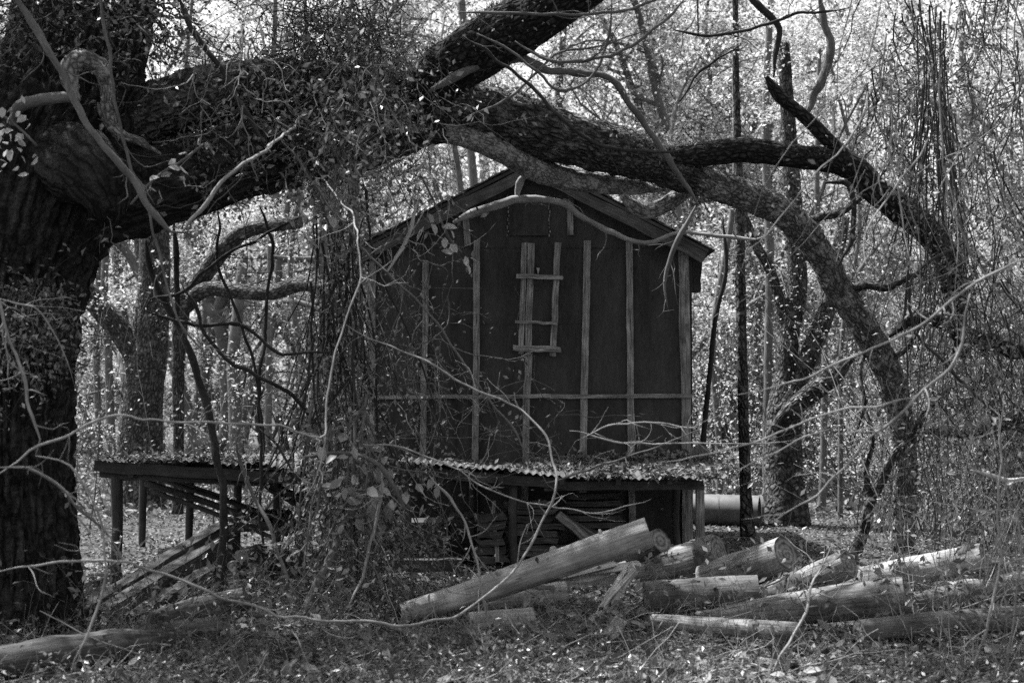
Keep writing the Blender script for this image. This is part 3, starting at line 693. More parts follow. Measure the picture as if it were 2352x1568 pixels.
def log(label, pts, rpx, mat='logwood', end='rings', seed=0, amp=0.06, ridge=0.004, ends=(1, 1), name='log', group='felled logs heaped before the shed', bark=0.42, knots=2):
    P = [at(*p) for p in pts]; R = [rm(q, p[2]) for q, p in zip(rpx, pts)]
    t = thing(name, P[0], label, 'log', group)
    mb = MB(); C, r = tube(mb, P, R, 40, 0.035, amp=amp, freq=2.2, ridge=ridge, rn=14, rl=1.2, seed=seed, cap=False)
    obj('log_body', mb, M[mat], t, smooth=True)
    S_, C_ = tube.surface; n_, sg = S_.shape[:2]; rng = np.random.default_rng(seed + 900)
    if bark:
        out = S_ + (S_ - C_[:, None, :]) / (np.linalg.norm(S_ - C_[:, None, :], axis=2)[..., None] + 1e-9) * (0.009 + 0.005 * vnoise(S_.reshape(-1, 3) * 30, seed).reshape(n_, sg, 1))
        i = np.arange(n_ - 1)[:, None]; j = np.arange(sg)[None, :]; j2 = (j + 1) % sg
        Qb = np.stack([i * sg + j, i * sg + j2, (i + 1) * sg + j2, (i + 1) * sg + j], -1).reshape(-1, 4)
        ctr = out.reshape(-1, 3)[Qb].mean(1); f = fbm(ctr * np.array([3.0, 6.0, 6.0]), seed + 60, 3)
        Qb = Qb[f > bark]
        if len(Qb):
            used_, inv = np.unique(Qb, return_inverse=True); mb = MB(); uvq = np.stack([ctr[f > bark][:, [1, 0]]] * 4, 1)
            mb.add(out.reshape(-1, 3)[used_], inv.reshape(-1, 4), uvq); obj('bark_patch', mb, M['logdark'], t, kind='stuff', smooth=True)
    for q in range(knots):
        a = rng.integers(int(n_ * .15), int(n_ * .9)); p = S_[a, rng.integers(0, sg)]; d = p - C_[a]; d /= np.linalg.norm(d); rk = rng.uniform(.014, .03)
        mb = MB(); tube(mb, [p - d * .03, p + d * .012, p + d * rng.uniform(.02, .05)], [rk * 1.5, rk, rk * .6], 9, .02, amp=.2, freq=20, seed=seed + q); obj('knot', mb, M[mat], t, smooth=True)
    for k, (e, i, j) in enumerate(((ends[0], 0, 1), (ends[1], -1, -2))):
        if e:
            n = C[i] - C[j]; mb = MB(); disc(mb, C[i] - n / np.linalg.norm(n) * 0.004, n, r[i] * 1.0, seed + k); obj('sawn_end', mb, M[end], t)
    return C, r

log('long pale log resting aslant across the pile, its right end raised', [(926, 1410, 11.0), (1100, 1356, 11.0), (1300, 1288, 10.95), (1492, 1222, 10.9)], [25, 30, 34, 35], 'logwood', seed=1, bark=0.42, knots=3)
log('short pale log tucked under the long aslant log', [(1010, 1398, 11.35), (1150, 1376, 11.5), (1300, 1362, 11.6)], [22, 25, 27], 'logwood', seed=2, bark=0.42, knots=1)
log('half-buried pale log end below the short log in the leaves', [(1075, 1430, 10.62), (1150, 1424, 10.68), (1222, 1418, 10.75)], [24, 25, 24], 'logwood', seed=3, bark=0.35, knots=0)
log('log with peeling bark beyond the raised end of the long log', [(1470, 1312, 12.9), (1580, 1288, 12.7), (1652, 1268, 12.55)], [40, 42, 44], 'logmid', seed=4, ridge=0.010, bark=0.26)
log('thick pale log with a dark sawn end beside the peeling log', [(1620, 1336, 12.5), (1730, 1300, 12.25), (1806, 1270, 12.0)], [42, 42, 40], 'logmid', seed=5)
log('dark log lying flat below the two thick pale logs', [(1480, 1372, 11.4), (1600, 1366, 11.4), (1742, 1360, 11.35)], [38, 40, 39], 'logdark', seed=6, ridge=0.010)
log('log with knots and flaking bark slanting up mid pile', [(1745, 1384, 12.0), (1850, 1338, 11.8), (1950, 1293, 11.55)], [30, 32, 33], 'logmid', seed=7, ridge=0.010, bark=0.32)
log('slim bright log lying behind the front log at the right', [(1925, 1346, 12.4), (2090, 1312, 12.1), (2260, 1280, 11.8)], [30, 32, 33], 'logwood', seed=8)
log('big front log of the pile tapering to the left', [(1600, 1428, 10.9), (1750, 1405, 10.85), (1920, 1385, 10.75), (2080, 1368, 10.6)], [22, 32, 42, 44], 'logmid', seed=9, ridge=0.010)
log('dark log running out of the picture behind the front log', [(2090, 1392, 11.1), (2230, 1365, 11.6), (2420, 1330, 12.2)], [26, 30, 32], 'logdark', seed=10, ridge=0.010)
log('thin half-hidden log in the weeds below the front log', [(1500, 1425, 10.5), (1680, 1440, 10.15), (1835, 1452, 9.9)], [16, 21, 23], 'logmid', seed=11)
log('lowest log at the right, lying in the leaves', [(1972, 1448, 9.95), (2150, 1434, 10.15), (2420, 1415, 10.5)], [25, 29, 31], 'logdark', seed=12)
log('stub of log with ragged broken end behind the raised log end', [(1420, 1285, 12.3), (1480, 1260, 12.1), (1518, 1240, 11.95)], [24, 27, 28], 'logdark', 'rings', seed=13, amp=0.22)
log('weathered splitting log lying at the lower left corner', [(-40, 1534, 8.4), (120, 1507, 8.65), (270, 1484, 8.95), (420, 1462, 9.25)], [38, 48, 40, 14], 'stackwood', seed=14, amp=0.22, ridge=0.014, ends=(1, 0), group='logs and timbers left of the shed')

def splinter(mb, P, wd, th, seed):
    rng = np.random.default_rng(seed)
    for q in range(7):
        o = rng.normal(0, wd * 0.22, 3); e = rng.normal(0, wd * 0.35, 3)
        a = P[0] + o; b = P[1] + e + (P[1] - P[0]) * rng.uniform(-.25, .1)
        plank(mb, a, b, wd * rng.uniform(.25, .5), th * rng.uniform(.4, 1), seed + q, up=rng.normal(size=3), n=5, ragged=0.04, warp=0.008)
mb = MB(); splinter(mb, [at(1215, 1345, 11.6), at(1448, 1300, 12.0)], 0.16, 0.05, 500)
obj('split_slab', mb, M['palewood'], label='splintered slab of split wood beneath the long aslant log', cat='wood slab', group='broken wood by the log pile')
mb = MB(); splinter(mb, [at(1385, 1400, 11.0), at(1440, 1310, 11.1)], 0.10, 0.04, 520)
obj('splintered_stub', mb, M['palewood'], label='pale splintered stub sticking up out of the leaves by the logs', cat='stump', group='broken wood by the log pile')
mb = MB(); plank(mb, at(1365, 1510, 9.9), at(1425, 1425, 10.3), 0.10, 0.03, 540, up=(0, -1, .4), ragged=0.04)
obj('broken_board', mb, M['wood'], label='broken grey board leaning in the weeds below the stub', cat='board', group='broken wood by the log pile')
mb = MB(); plank(mb, at(2290, 1338, 12.2), at(2160, 1346, 12.0), 0.10, 0.025, 541, up=(0, -.6, 1), ragged=0.05)
obj('bright_slab', mb, M['palewood'], label='bright sunlit slab lying between the logs at the right', cat='wood slab', group='broken wood by the log pile')

# timbers left of the shed
TG = 'logs and timbers left of the shed'
for k, (a, b, wd, th, mt, lab) in enumerate((
        ((150, 1440, 10.9), (510, 1222, 12.6), 0.13, 0.16, 'stackwood', 'longest squared timber propped aslant beside the oak trunk'),
        ((235, 1420, 10.9), (505, 1256, 12.4), 0.14, 0.16, 'stackwood', 'dark squared timber below the longest propped timber'),
        ((300, 1418, 10.8), (485, 1305, 11.9), 0.12, 0.05, 'stackwood', 'loose grey plank lying aslant below the propped timbers'),
        ((200, 1432, 10.9), (420, 1300, 12.2), 0.10, 0.05, 'darkwood', 'thin dark plank wedged between the propped timbers'),
        ((180, 1350, 13.0), (275, 1320, 13.2), 0.08, 0.06, 'darkwood', 'short dark timber between the oak trunk and the shelter post'))):
    mb = MB(); plank(mb, at(*a), at(*b), wd, th, 560 + k, n=9, warp=0.006, ragged=0.02); obj('timber', mb, M[mt], label=lab, cat='timber', group=TG)
log('pale split log lying flat by the leaning timbers', [(330, 1434, 10.3), (450, 1402, 10.7), (560, 1375, 11.1)], [24, 31, 27], 'stackwood', seed=31, amp=0.16, ridge=0.012, group=TG)
log('dark rotten log lying behind the weathered corner log', [(250, 1480, 9.6), (380, 1455, 10.0), (500, 1440, 10.3)], [22, 26, 24], 'logdark', seed=32, amp=0.2, ridge=0.012, group=TG)

def firewood(x, y, Y, rpx, ln, az, lab, seed):
    rng = np.random.default_rng(seed); r = rm(rpx, Y); c = at(x, y, Y)
    d = np.array([math.sin(az), -math.cos(az), rng.uniform(-.1, .1)]); d /= np.linalg.norm(d)
    a = np.cross(d, (0, 0, 1.0)); a /= np.linalg.norm(a); b = np.cross(a, d)
    n = 7; ph = rng.uniform(0, 6.28); sh = [(math.cos(ph + q / n * 5.2) * r, math.sin(ph + q / n * 5.2) * r) for q in range(n)]
    sh = [(u * rng.uniform(.8, 1.1), v * rng.uniform(.8, 1.1)) for u, v in sh]
    t = thing('firewood_piece', c, lab, 'firewood', 'firewood heaped under the shelter')
    V0 = [c + d * ln / 2 + a * u + b * v for u, v in sh]; V1 = [c - d * ln / 2 + a * u + b * v for u, v in sh]
    Q = [(q, (q + 1) % n, n + (q + 1) % n, n + q) for q in range(n)]
    mb = MB(); mb.add(V0 + V1, Q, [[(q * .05, 0), (q * .05 + .05, 0), (q * .05 + .05, ln), (q * .05, ln)] for q in range(n)]); obj('side', mb, M['darkwood'], t)
    for V, fl in ((V0, 0), (V1, 1)):
        cc = np.mean(V, 0); T = [(n, q, (q + 1) % n) if not fl else (n, (q + 1) % n, q) for q in range(n)]
        UV = np.array(sh + [np.mean(sh, 0)]); mb = MB(); mb.add(V + [cc], T=T, TU=UV[np.array(T)]); obj('split_end', mb, M['ringpale'], t)
fw = [(578, 1272, 13.0, 19, 'tall pale split firewood end on top of the heap'), (566, 1300, 12.8, 14, 'small firewood end left of the heap middle'), (590, 1312, 12.9, 20, 'broad firewood end in the heap middle'),
      (540, 1318, 13.0, 18, 'dark firewood end at the left of the heap'), (612, 1290, 13.1, 16, 'firewood end at the right shoulder of the heap'), (560, 1338, 12.7, 18, 'firewood end low on the left of the heap'),
      (598, 1342, 12.8, 19, 'firewood end low in the heap middle'), (630, 1328, 13.0, 17, 'firewood end at the lower right of the heap'), (636, 1300, 13.3, 15, 'rear firewood end beside the vine stems')]
for k, (x, y, Y, r, lab) in enumerate(fw): firewood(x, y, Y, r, 0.42, RNG.uniform(-.5, .5), lab, 600 + k)

# ================================================================== THE OAK
def px(pts): return [at(*p) for p in pts]
def pr(rs, pts): return [rm(r, p[2]) for r, p in zip(rs, pts)]

OAK_TUBES = {}
def make_oak():
    ok = thing('oak_tree', (at(22, 1560, 10.5)[0], 10.5, 0), 'huge dark oak at the left with massive limbs arching over the shed', 'tree')
    def limb(name, pts, rs, mat, seg=64, step=0.03, amp=0.08, ridge=0.02, rn=18, rl=3.0, seed=0, label=None, freq=1.6, parent=None):
        mb = MB(); C, r = tube(mb, px(pts), pr(rs, pts), seg, step, amp, freq, ridge, rn, rl, seed)
        o = obj(name, mb, M[mat], parent or ok, label=label, smooth=True)
        return C, r, o
    T = limb('trunk', [(18, 1640, 10.5), (20, 1540, 10.5), (22, 1430, 10.5), (24, 1250, 10.5), (22, 1000, 10.5), (25, 780, 10.5), (32, 620, 10.5), (62, 470, 10.5), (115, 320, 10.6), (165, 160, 10.8), (200, 0, 11), (225, -200, 11.2), (240, -420, 11.4)],
             [230, 190, 158, 140, 135, 140, 156, 186, 185, 160, 148, 135, 120], 'oak', 170, 0.022, 0.08, 0.06, 34, 0.9, 1)
    A = limb('upper_limb', [(150, 330, 10.6), (280, 285, 10.9), (400, 240, 11.2), (520, 212, 11.6), (660, 212, 12.0), (820, 232, 12.4), (960, 240, 12.7), (1080, 256, 13.0), (1220, 292, 13.3), (1360, 334, 13.6), (1480, 368, 13.9), (1580, 402, 14.1), (1640, 424, 14.3)],
             [105, 85, 72, 68, 72, 78, 72, 66, 66, 57, 46, 38, 30], 'limb', 72, 0.028, 0.13, 0.026, 22, 5.0, 2)
    D = limb('drooping_limb', [(1500, 376, 13.95), (1570, 400, 14.1), (1640, 425, 14.25), (1720, 452, 14.5), (1790, 482, 14.8), (1842, 530, 15), (1888, 590, 15.2), (1925, 660, 15.4), (1975, 735, 15.6), (2022, 815, 15.9), (2052, 880, 16.1), (2068, 960, 16.3), (2082, 1060, 16.5), (2074, 1180, 16.8), (2070, 1320, 17)],
             [20, 38, 37, 36, 34, 38, 33, 32, 34, 31, 30, 27, 25, 24, 30], 'sunlimb', 48, 0.03, 0.16, 0.018, 18, 5.0, 12, 'speckled, sunlit-coloured half of the limb drooping to the ground')
    for q, (pts, rs) in enumerate((([(1935, 680, 15.4), (1985, 655, 15.4), (2040, 660, 15.3), (2110, 630, 15.3), (2200, 640, 15.2)], [14, 11, 9, 6, 3]), ([(1842, 530, 15), (1880, 500, 15), (1930, 490, 15.1), (1990, 450, 15.2), (2040, 460, 15.2)], [12, 9, 8, 5, 2]),
                                   ([(2030, 830, 15.9), (2080, 800, 15.8), (2120, 740, 15.8), (2180, 720, 15.7)], [11, 9, 6, 3]), ([(2000, 775, 15.7), (1975, 850, 15.6), (1985, 930, 15.5), (1960, 1010, 15.5)], [8, 6, 5, 2]))):
        limb('side_branch', pts, rs, 'limb', 12, 0.04, 0.15, 0.004, 8, 5, 20 + q)
    B = limb('lower_limb', [(90, 470, 10.5), (200, 455, 10.6), (320, 440, 10.7), (430, 412, 11.0), (540, 376, 11.3), (660, 358, 11.7), (790, 352, 12.1), (890, 326, 12.4), (960, 308, 12.55), (1010, 305, 12.68), (1060, 312, 12.85)],
             [135, 115, 98, 90, 86, 78, 58, 42, 34, 26, 12], 'oak', 72, 0.028, 0.12, 0.022, 20, 4.0, 3)
    P = limb('pale_limb', [(940, 312, 12.5), (1000, 304, 12.65), (1060, 310, 12.85), (1150, 345, 13.1), (1215, 382, 13.4), (1290, 408, 13.7), (1380, 420, 14.0), (1460, 428, 14.2), (1490, 434, 14.3), (1530, 437, 14.4)],
             [18, 26, 28, 27, 27, 27, 25, 20, 9, 3], 'palebark', 40, 0.025, 0.08, 0.006, 16, 4, 4, 'pale bare broken limb lying above the gable')
    U = limb('upper_limb', [(930, 245, 12.5), (990, 190, 12.3), (1080, 125, 12.0), (1200, 55, 11.7), (1330, -25, 11.4), (1480, -130, 11.2)], [55, 62, 68, 64, 56, 50], 'darklimb', 56, 0.03, 0.08, 0.018, 20, 4, 5)
    R = limb('side_limb', [(1440, 372, 13.9), (1560, 362, 13.95), (1700, 345, 14.0), (1830, 360, 14.1), (1945, 378, 14.2), (2015, 440, 14.3), (2095, 500, 14.4), (2165, 575, 14.5), (2195, 680, 14.6), (2205, 820, 14.7)],
             [26, 28, 29, 27, 30, 33, 33, 32, 26, 16], 'darklimb', 48, 0.03, 0.10, 0.014, 16, 4, 6)
    limb('snag', [(1950, 372, 14.2), (1915, 336, 14.15), (1848, 268, 14.1), (1800, 230, 14.1), (1775, 200, 14.1), (1760, 176, 14.1)], [22, 18, 15, 15, 12, 4], 'darklimb', 20, 0.03, 0.14, 0.006, 10, 4, 7)
    # burl hanging off the trunk under the fork
    mb = MB(); pts = [(120, 360, 10.2), (190, 385, 10.05), (235, 430, 10.0), (250, 470, 10.05), (255, 500, 10.2)]
    tube(mb, px(pts), pr([70, 92, 75, 48, 12], pts), 48, 0.03, 0.28, 3.4, 0.0, 20, 4, 8); obj('burl', mb, M['oak'], ok, smooth=True)
    # curled dead stub
    mb = MB(); pts = [(30, 285, 9.9), (45, 245, 9.8), (95, 230, 9.75), (150, 224, 9.75), (168, 232, 9.8)]
    tube(mb, px(pts), pr([10, 14, 14, 13, 8], pts), 20, 0.02, 0.12, 6, 0.004, 9, 6, 9)
    obj('dead_stub', mb, M['midstem'], ok, smooth=True)
    mb = MB(); pts = [(180, 232, 9.85), (165, 200, 9.8), (160, 160, 9.8), (185, 136, 9.85), (225, 150, 9.95), (245, 195, 10.05), (246, 260, 10.1), (270, 305, 10.1), (320, 325, 10.15), (370, 355, 10.2)]
    tube(mb, px(pts), pr([6, 17, 24, 20, 19, 15, 16, 12, 9, 3], pts), 28, 0.015, 0.32, 9, 0.012, 9, 6, 10)
    obj('curled_stub', mb, M['palebark'], ok, label='curled dead stub, pale on its outer bend', smooth=True)
    # splintered snag standing on the lower limb
    mb = MB(); rng = np.random.default_rng(4)
    for q in range(16):
        a = at(925 + rng.uniform(-45, 60), 300, 12.2); b = at(915 + rng.uniform(-40, 60), 262 + rng.uniform(-30, 25), 12.2)
        plank(mb, a, b, 0.03, 0.012, 700 + q, up=rng.normal(size=3), n=4, ragged=0.03)
    obj('splinters', mb, M['palewood'], ok)
    # resurrection fern and small leaves along the limbs
    for k, ((C, r, o), dens, mt, f0, f1) in enumerate(((A, 3600, 'fern', 0.3, 1.0), (D, 450, 'fern', 0.0, .7), (B, 2600, 'fern', 0.25, 0.9), (U, 1300, 'fern', 0.0, 0.8), (R, 1500, 'fern', 0.0, 1.0), (T, 1800, 'fern', 0.55, 0.9))):
        rng = np.random.default_rng(50 + k); n = dens
        i = (rng.uniform(f0, f1, n) * (len(C) - 1)).astype(int); th = rng.uniform(0, 2 * np.pi, n)
        t = np.gradient(C, axis=0)[i]; t /= np.linalg.norm(t, axis=1)[:, None]
        up = np.array([0, 0, 1.0]); s = np.cross(t, up); s /= np.linalg.norm(s, axis=1)[:, None] + 1e-9; u = np.cross(s, t)
        th = np.where(rng.uniform(size=n) < 0.7, rng.normal(math.pi / 2, 0.9, n), th)
        off = rng.normal(0, 0.02, (n, 1))
        pos = C[i] + (s * np.cos(th)[:, None] + u * np.sin(th)[:, None]) * (r[i][:, None] + np.abs(off))
        keep = fbm(pos * 1.7, 90 + k, 2) > -0.08
        mb = MB(); leaves(mb, pos[keep], rng.uniform(.025, .055, keep.sum()), rng, 0.45); obj('fern_fronds', mb, M[mt], ok, kind='stuff')
    # the oak's unseen crown: leaf sprays above the frame, shaped to dapple the clearing
    rng = np.random.default_rng(77); mb = MB(); bb = MB(); cl = []
    sun_gaps = [(0.6, 8.7, 1.5, .8), (2.2, 12.3, 1.1, .55), (3.7, 11.2, .7, .45), (1.1, 14.8, 1.7, .5),  (3.2, 19, 2.2, 2.5), (-5, 20, 3, 3), (1.9, 10.7, .4, .25), (-4, 14.5, 1.2, .8)]  # canopy gaps placed so sun patches fall on ground, logs and roof
    kx, ky = -SUN_DIR.x / SUN_DIR.z, -SUN_DIR.y / SUN_DIR.z
    def shut(sx, sy): return not any(((sx - a) / (c + .4)) ** 2 + ((sy - b_) / (d_ + .4)) ** 2 < 1 for a, b_, c, d_ in sun_gaps)
    while len(cl) < 560:                                        # packed densely to shade the clearing
        sx, sy, z = rng.uniform(-5.5, 6), rng.uniform(6, 14), rng.uniform(5.6, 10.5); x, y = sx - kx * z, sy - ky * z
        if z < EYE + 0.315 * y + 0.5 or not shut(sx, sy): continue
        if vnoise(np.array([[sx * .8, sy * .8, 0]]), 8)[0] < -.45: continue
        cl.append((x, y, z))
    while len(cl) < 960:
        x, y = rng.uniform(-15, 12), rng.uniform(-5, 21); z = rng.uniform(5.4, 10.5)
        if z < EYE + 0.315 * y + 0.5 and y > 0: continue
        sx, sy = x + kx * z, y + ky * z
        if not shut(sx, sy) or (-5.5 < sx < 6 and 6 < sy < 14) or vnoise(np.array([[x * .45, y * .45, z * .3]]), 8)[0] < .1: continue
        cl.append((x, y, z))
    cl = np.array(cl); d = rng.normal(0, .8, (len(cl), 3)); d[:, 2] = -np.abs(d[:, 2]) * .3
    btubes(bb, np.stack([cl - d, cl, cl + rng.normal(0, .5, d.shape)], 1), np.tile([.03, .018, .006], (len(cl), 1)), 5)
    for c in cl:
        n = int(rng.uniform(60, 130)); p = np.array(c) + rng.normal(size=(n, 3)) * np.array([.42, .42, .2]); leaves(mb, p, rng.uniform(.06, .11, n), rng, 0.45, flat=.3)
    obj('crown', mb, M['oleaf'], ok, kind='stuff'); obj('boughs', bb, M['darkstem'], ok, kind='stuff')
    return A, B, U, R
CROWN_CUT = -0.02
OA, OB, OU, OR = make_oak()

# ================================================================== WOODS
def wander(rng, p, d, L, n, wob):
    pts = [np.asarray(p, float)]; d = np.asarray(d, float)
    for i in range(n):
        d = d + rng.normal(0, wob, 3); d /= np.linalg.norm(d); pts.append(pts[-1] + d * L / n)
    return pts, d

def tree_template(seed, h, r, clear, nl, spread, leafn, lsize, up=0.5, stems=1):
    rng = np.random.default_rng(seed); tm, bmh, lm = MB(), MB(), MB()
    LP = []
    for s_ in range(stems):
        tl = .06 if stems == 1 else .30; hs = h * (1 if s_ == 0 else rng.uniform(.6, .95))
        P, _ = wander(rng, (0, 0, -0.2), (rng.normal(0, tl), rng.normal(0, tl), 1), hs, 8, 0.12 if stems == 1 else .2)
        if s_: P[0] = P0_[1] * .75 + P0_[0] * .25
        else: P0_ = P
        R = [r * (1 if stems == 1 else .8) * (1.35 if i == 0 else 1 - 0.85 * i / 8) for i in range(9)]
        C, rr = tube(tm, P, R, 10, 0.35, 0.10, 1.5, 0, seed=seed)
        for k in range(nl // stems):
            f = clear + (1 - clear) * (k + rng.uniform(0, .8)) / (nl // stems); i = min(int(f * (len(C) - 1)), len(C) - 1); az = k * 2.4 + rng.normal(0, .4)
            L = spread * (1 - 0.55 * f) * rng.uniform(.6, 1.15)
            Q, d = wander(rng, C[i], (math.cos(az), math.sin(az), up * rng.uniform(.2, 1.4)), L, 4, .3)
            r0 = min(rr[i] * .6, .02 + .016 * L); tube(tm, Q, [r0, r0 * .8, r0 * .6, r0 * .45, r0 * .25], 5, .4, cap=False)
            Q = np.array(Q); st = Q[np.array([1, 2, 3, 4, 2, 3])]; S2 = wanders(rng, st, d * .4 + rng.normal(0, .7, (6, 3)), L * rng.uniform(.25, .55, 6), 3, .2)
            btubes(bmh, S2, np.tile([r0 * .4, r0 * .3, r0 * .2, .003], (6, 1)), 3)
            st3 = S2[:, [1, 2, 3], :].reshape(-1, 3); S3 = wanders(rng, st3, rng.normal(0, 1, (18, 3)) - (0, 0, .1), L * rng.uniform(.12, .28, 18), 2, .3)
            btubes(bmh, S3, np.tile([.006, .004, .002], (18, 1)), 3); LP += list(S3[:, 1]) + list(S3[:, 2]) + list(S2[:, 2])
    LP = np.array(LP); n = leafn; wg = np.exp(rng.normal(0, 1.2, len(LP))); i = rng.choice(len(LP), n, p=wg / wg.sum())
    pos = LP[i] + rng.normal(0, 1, (n, 3)) * np.array([.15, .15, .09]) * (spread / 2.5)
    leaves(lm, pos, rng.uniform(.45, 1.45, n) * lsize, rng, 0.5, flat=.25)
    return tm.mesh('trunk', True), bmh.mesh('branches'), lm.mesh('crown')

TEMPL = [tree_template(1000, 9, .12, .12, 20, 2.6, 11000, .085, .5, 2), tree_template(1001, 12, .16, .25, 24, 3.2, 12000, .09, .6, 3), tree_template(1002, 7, .07, .05, 21, 2.2, 9500, .08, .9, 3),
         tree_template(1003, 14, .17, .30, 24, 3.6, 13000, .095), tree_template(1004, 5, .05, .02, 18, 1.9, 8000, .075, 1.0), tree_template(1005, 16, .20, .45, 20, 3.8, 11000, .10)]
for a, b, c in TEMPL:
    a.materials.append(M['bgbark']); b.materials.append(M['bgbark']); c.materials.append(M['bleaf'])

def place_tree(k, x, y, sc_, rot, label, group, bare=False):
    o = thing('woodland_tree', (x, y, gz1(x, y)), label, 'tree', group); o.rotation_euler = (0, 0, rot); o.scale = (sc_, sc_, sc_)
    for nm, me in zip(('trunk', 'branches', 'crown'), TEMPL[k]):
        if bare and nm == 'crown': continue
        c = bpy.data.objects.new(nm, me); col.objects.link(c); c.parent = o
        if nm != 'trunk': c['kind'] = 'stuff'
    return o

rng = np.random.default_rng(5)
def zone(x, y):
    p = x * FPX / y + CX
    if p < 300: a = 'just past the oak trunk'
    elif p < 850: a = 'between oak and shed'
    elif p < 1600: a = 'rising behind the shed roof'
    elif p < 1950: a = 'between shed and drooping limb'
    else: a = 'in the thicket at the right'
    return a
cnt = 0; used = []; WOODS = []
tries = 0
while cnt < 96 and tries < 9000:
    tries += 1
    y = 22 + 40 * rng.uniform() ** 0.85; x = rng.uniform(-1, 1) * (0.40 * y + 1.5)
    if -2.6 < x < 3.0 and y < 24.5: continue
    if any((x - a) ** 2 + (y - b) ** 2 < 1.5 ** 2 * (y / 30) for a, b in used): continue
    if 1.8 < x < 5.6 and y < 25: continue
    if x < -1 and (y < 31 or (y < 46 and rng.uniform() < .5)): continue
    used.append((x, y)); far = y > 38
    k = int(rng.choice([1, 3, 5, 0, 2]) if far else rng.choice([0, 2, 4, 1, 4, 0]))
    if x < -1 and not far: k = int(rng.choice([1, 3, 1, 0]))
    s_ = rng.uniform(.85, 1.2) * (1.1 if far else 1.0)
    WOODS.append((x * FPX / y, far, zone(x, y), k, x, y, s_, rng.uniform(0, 6.28), (not far) and rng.uniform() < (.8 if x < -1 else .2)))
    cnt += 1
ORDL = ['leftmost', 'second', 'third', 'fourth', 'fifth', 'sixth', 'seventh', 'eighth', 'ninth', 'tenth', 'eleventh', 'twelfth', 'thirteenth', 'fourteenth', 'fifteenth', 'sixteenth', 'seventeenth', 'eighteenth', 'nineteenth', 'twentieth']
ORDL += ['twenty-' + q for q in ('first', 'second', 'third', 'fourth', 'fifth', 'sixth', 'seventh', 'eighth', 'ninth')]
seen = {}
for q in range(7):                                             # and a few that close the view above the oak fork
    y = rng.uniform(38, 52); x = -rng.uniform(380, 900) / FPX * y; WOODS.append((x * FPX / y, True, zone(x, y), [5, 3][q % 2], x, y, 1.15, rng.uniform(0, 6.28), False))
for q in range(11):                                            # tall trees that fill the woods above the roof
    y = rng.uniform(33, 52); x = rng.uniform(40, 640) / FPX * y; WOODS.append((x * FPX / y, True, zone(x, y), [3, 1, 5, 0][q % 4], x, y, 1.1, rng.uniform(0, 6.28), False))
for pxx, far, zn, k, x, y, s_, ro, bare in sorted(WOODS):
    key = (far, zn, bare); q = seen.get(key, 0); seen[key] = q + 1
    lab = '%s %s%s of those %s' % (ORDL[q], 'distant pale tree' if far else ('nearer bare young tree' if bare else 'nearer leafy young tree'), '' if q == 0 else ' from the left', zn)
    place_tree(k, x, y, s_, ro, lab, ('distant trees ' if far else 'young trees ') + zn, bare)

# far mass of leaves that closes the woods
def far_woods():
    rng = np.random.default_rng(31); mb = MB(); n = 130000
    y = rng.uniform(62, 80, n); x = rng.uniform(-1, 1, n) * 38; z = rng.uniform(0, 1, n) * 25
    p = np.stack([x, y, z], 1); keep = fbm(p * np.array([.16, .16, .16]), 13, 3) > -0.30 + (z - 6) * 0.006
    leaves(mb, p[keep], rng.uniform(.16, .34, keep.sum()), rng, 0.55)
    obj('far_woods', mb, M['bleaf'], kind='stuff', label='blurred mass of leaves of the farthest woods', cat='woods')
    mb = MB()
    for k in range(70):
        xx = rng.uniform(-34, 34); yy = rng.uniform(58, 78); P, _ = wander(rng, (xx, yy, -.2), (rng.normal(0, .08), 0, 1), rng.uniform(12, 22), 5, .05)
        r = rng.uniform(.09, .28); tube(mb, P, [r * (1 - .12 * i) for i in range(6)], 6, 2)
    obj('far_trunks', mb, M['bgbark'], kind='stuff', label='faint trunks standing in the farthest woods', cat='woods')
far_woods()

def own_tree(name, label, parts, mat, crown=None, group='trees standing behind the shed and shelter', seg=24, ridge=0.008):
    base = px([parts[0][0][0]])[0]; t = thing(name, (base[0], base[1], 0), label, 'tree', group)
    for k, (pts, rs) in enumerate(parts):
        mb = MB(); tube(mb, px(pts), pr(rs, pts), seg, 0.06, 0.10, 1.6, ridge, 12, 2.5, seed=hash(label) % 97 if False else len(label) + k); obj('trunk' if k == 0 else 'limb', mb, M[mat], t, smooth=True)
    if crown:
        q = crown; top = at(*q[0]); me = TEMPL[q[1]][2]
        c = bpy.data.objects.new('crown', me); col.objects.link(c); c.parent = t; c['kind'] = 'stuff'; c.location = Vector(top) - t.location; c.scale = (q[2],) * 3; c.rotation_euler = (0, 0, q[3])
    return t
own_tree('forked_tree', 'broad dark forked tree standing behind the sagging shelter', [
    ([(322, 1180, 25), (320, 1060, 25), (328, 930, 25), (340, 800, 25), (352, 690, 25), (355, 560, 25), (345, 380, 25)], [62, 52, 47, 46, 38, 34, 30]),
    ([(335, 840, 25), (285, 770, 24.9), (230, 705, 24.8), (180, 650, 24.7), (120, 560, 24.6)], [34, 30, 27, 26, 20])], 'limb', ((330, 820, 25), 2, .9, 1.0))
own_tree('crooked_tree', 'crooked grey tree whose arching bough reaches towards the shed', [
    ([(408, 1180, 22), (410, 1000, 22), (409, 850, 22), (420, 700, 22), (470, 630, 22), (525, 560, 21.8), (580, 525, 21.6), (690, 510, 21.3)], [14, 13, 14, 20, 21, 20, 17, 14]),
    ([(425, 705, 22), (470, 665, 21.8), (540, 668, 21.5), (620, 672, 21.2), (690, 652, 20.9), (740, 662, 20.6), (785, 705, 20.4), (800, 770, 20.2)], [18, 18, 18, 17, 18, 18, 17, 10])], 'limb')
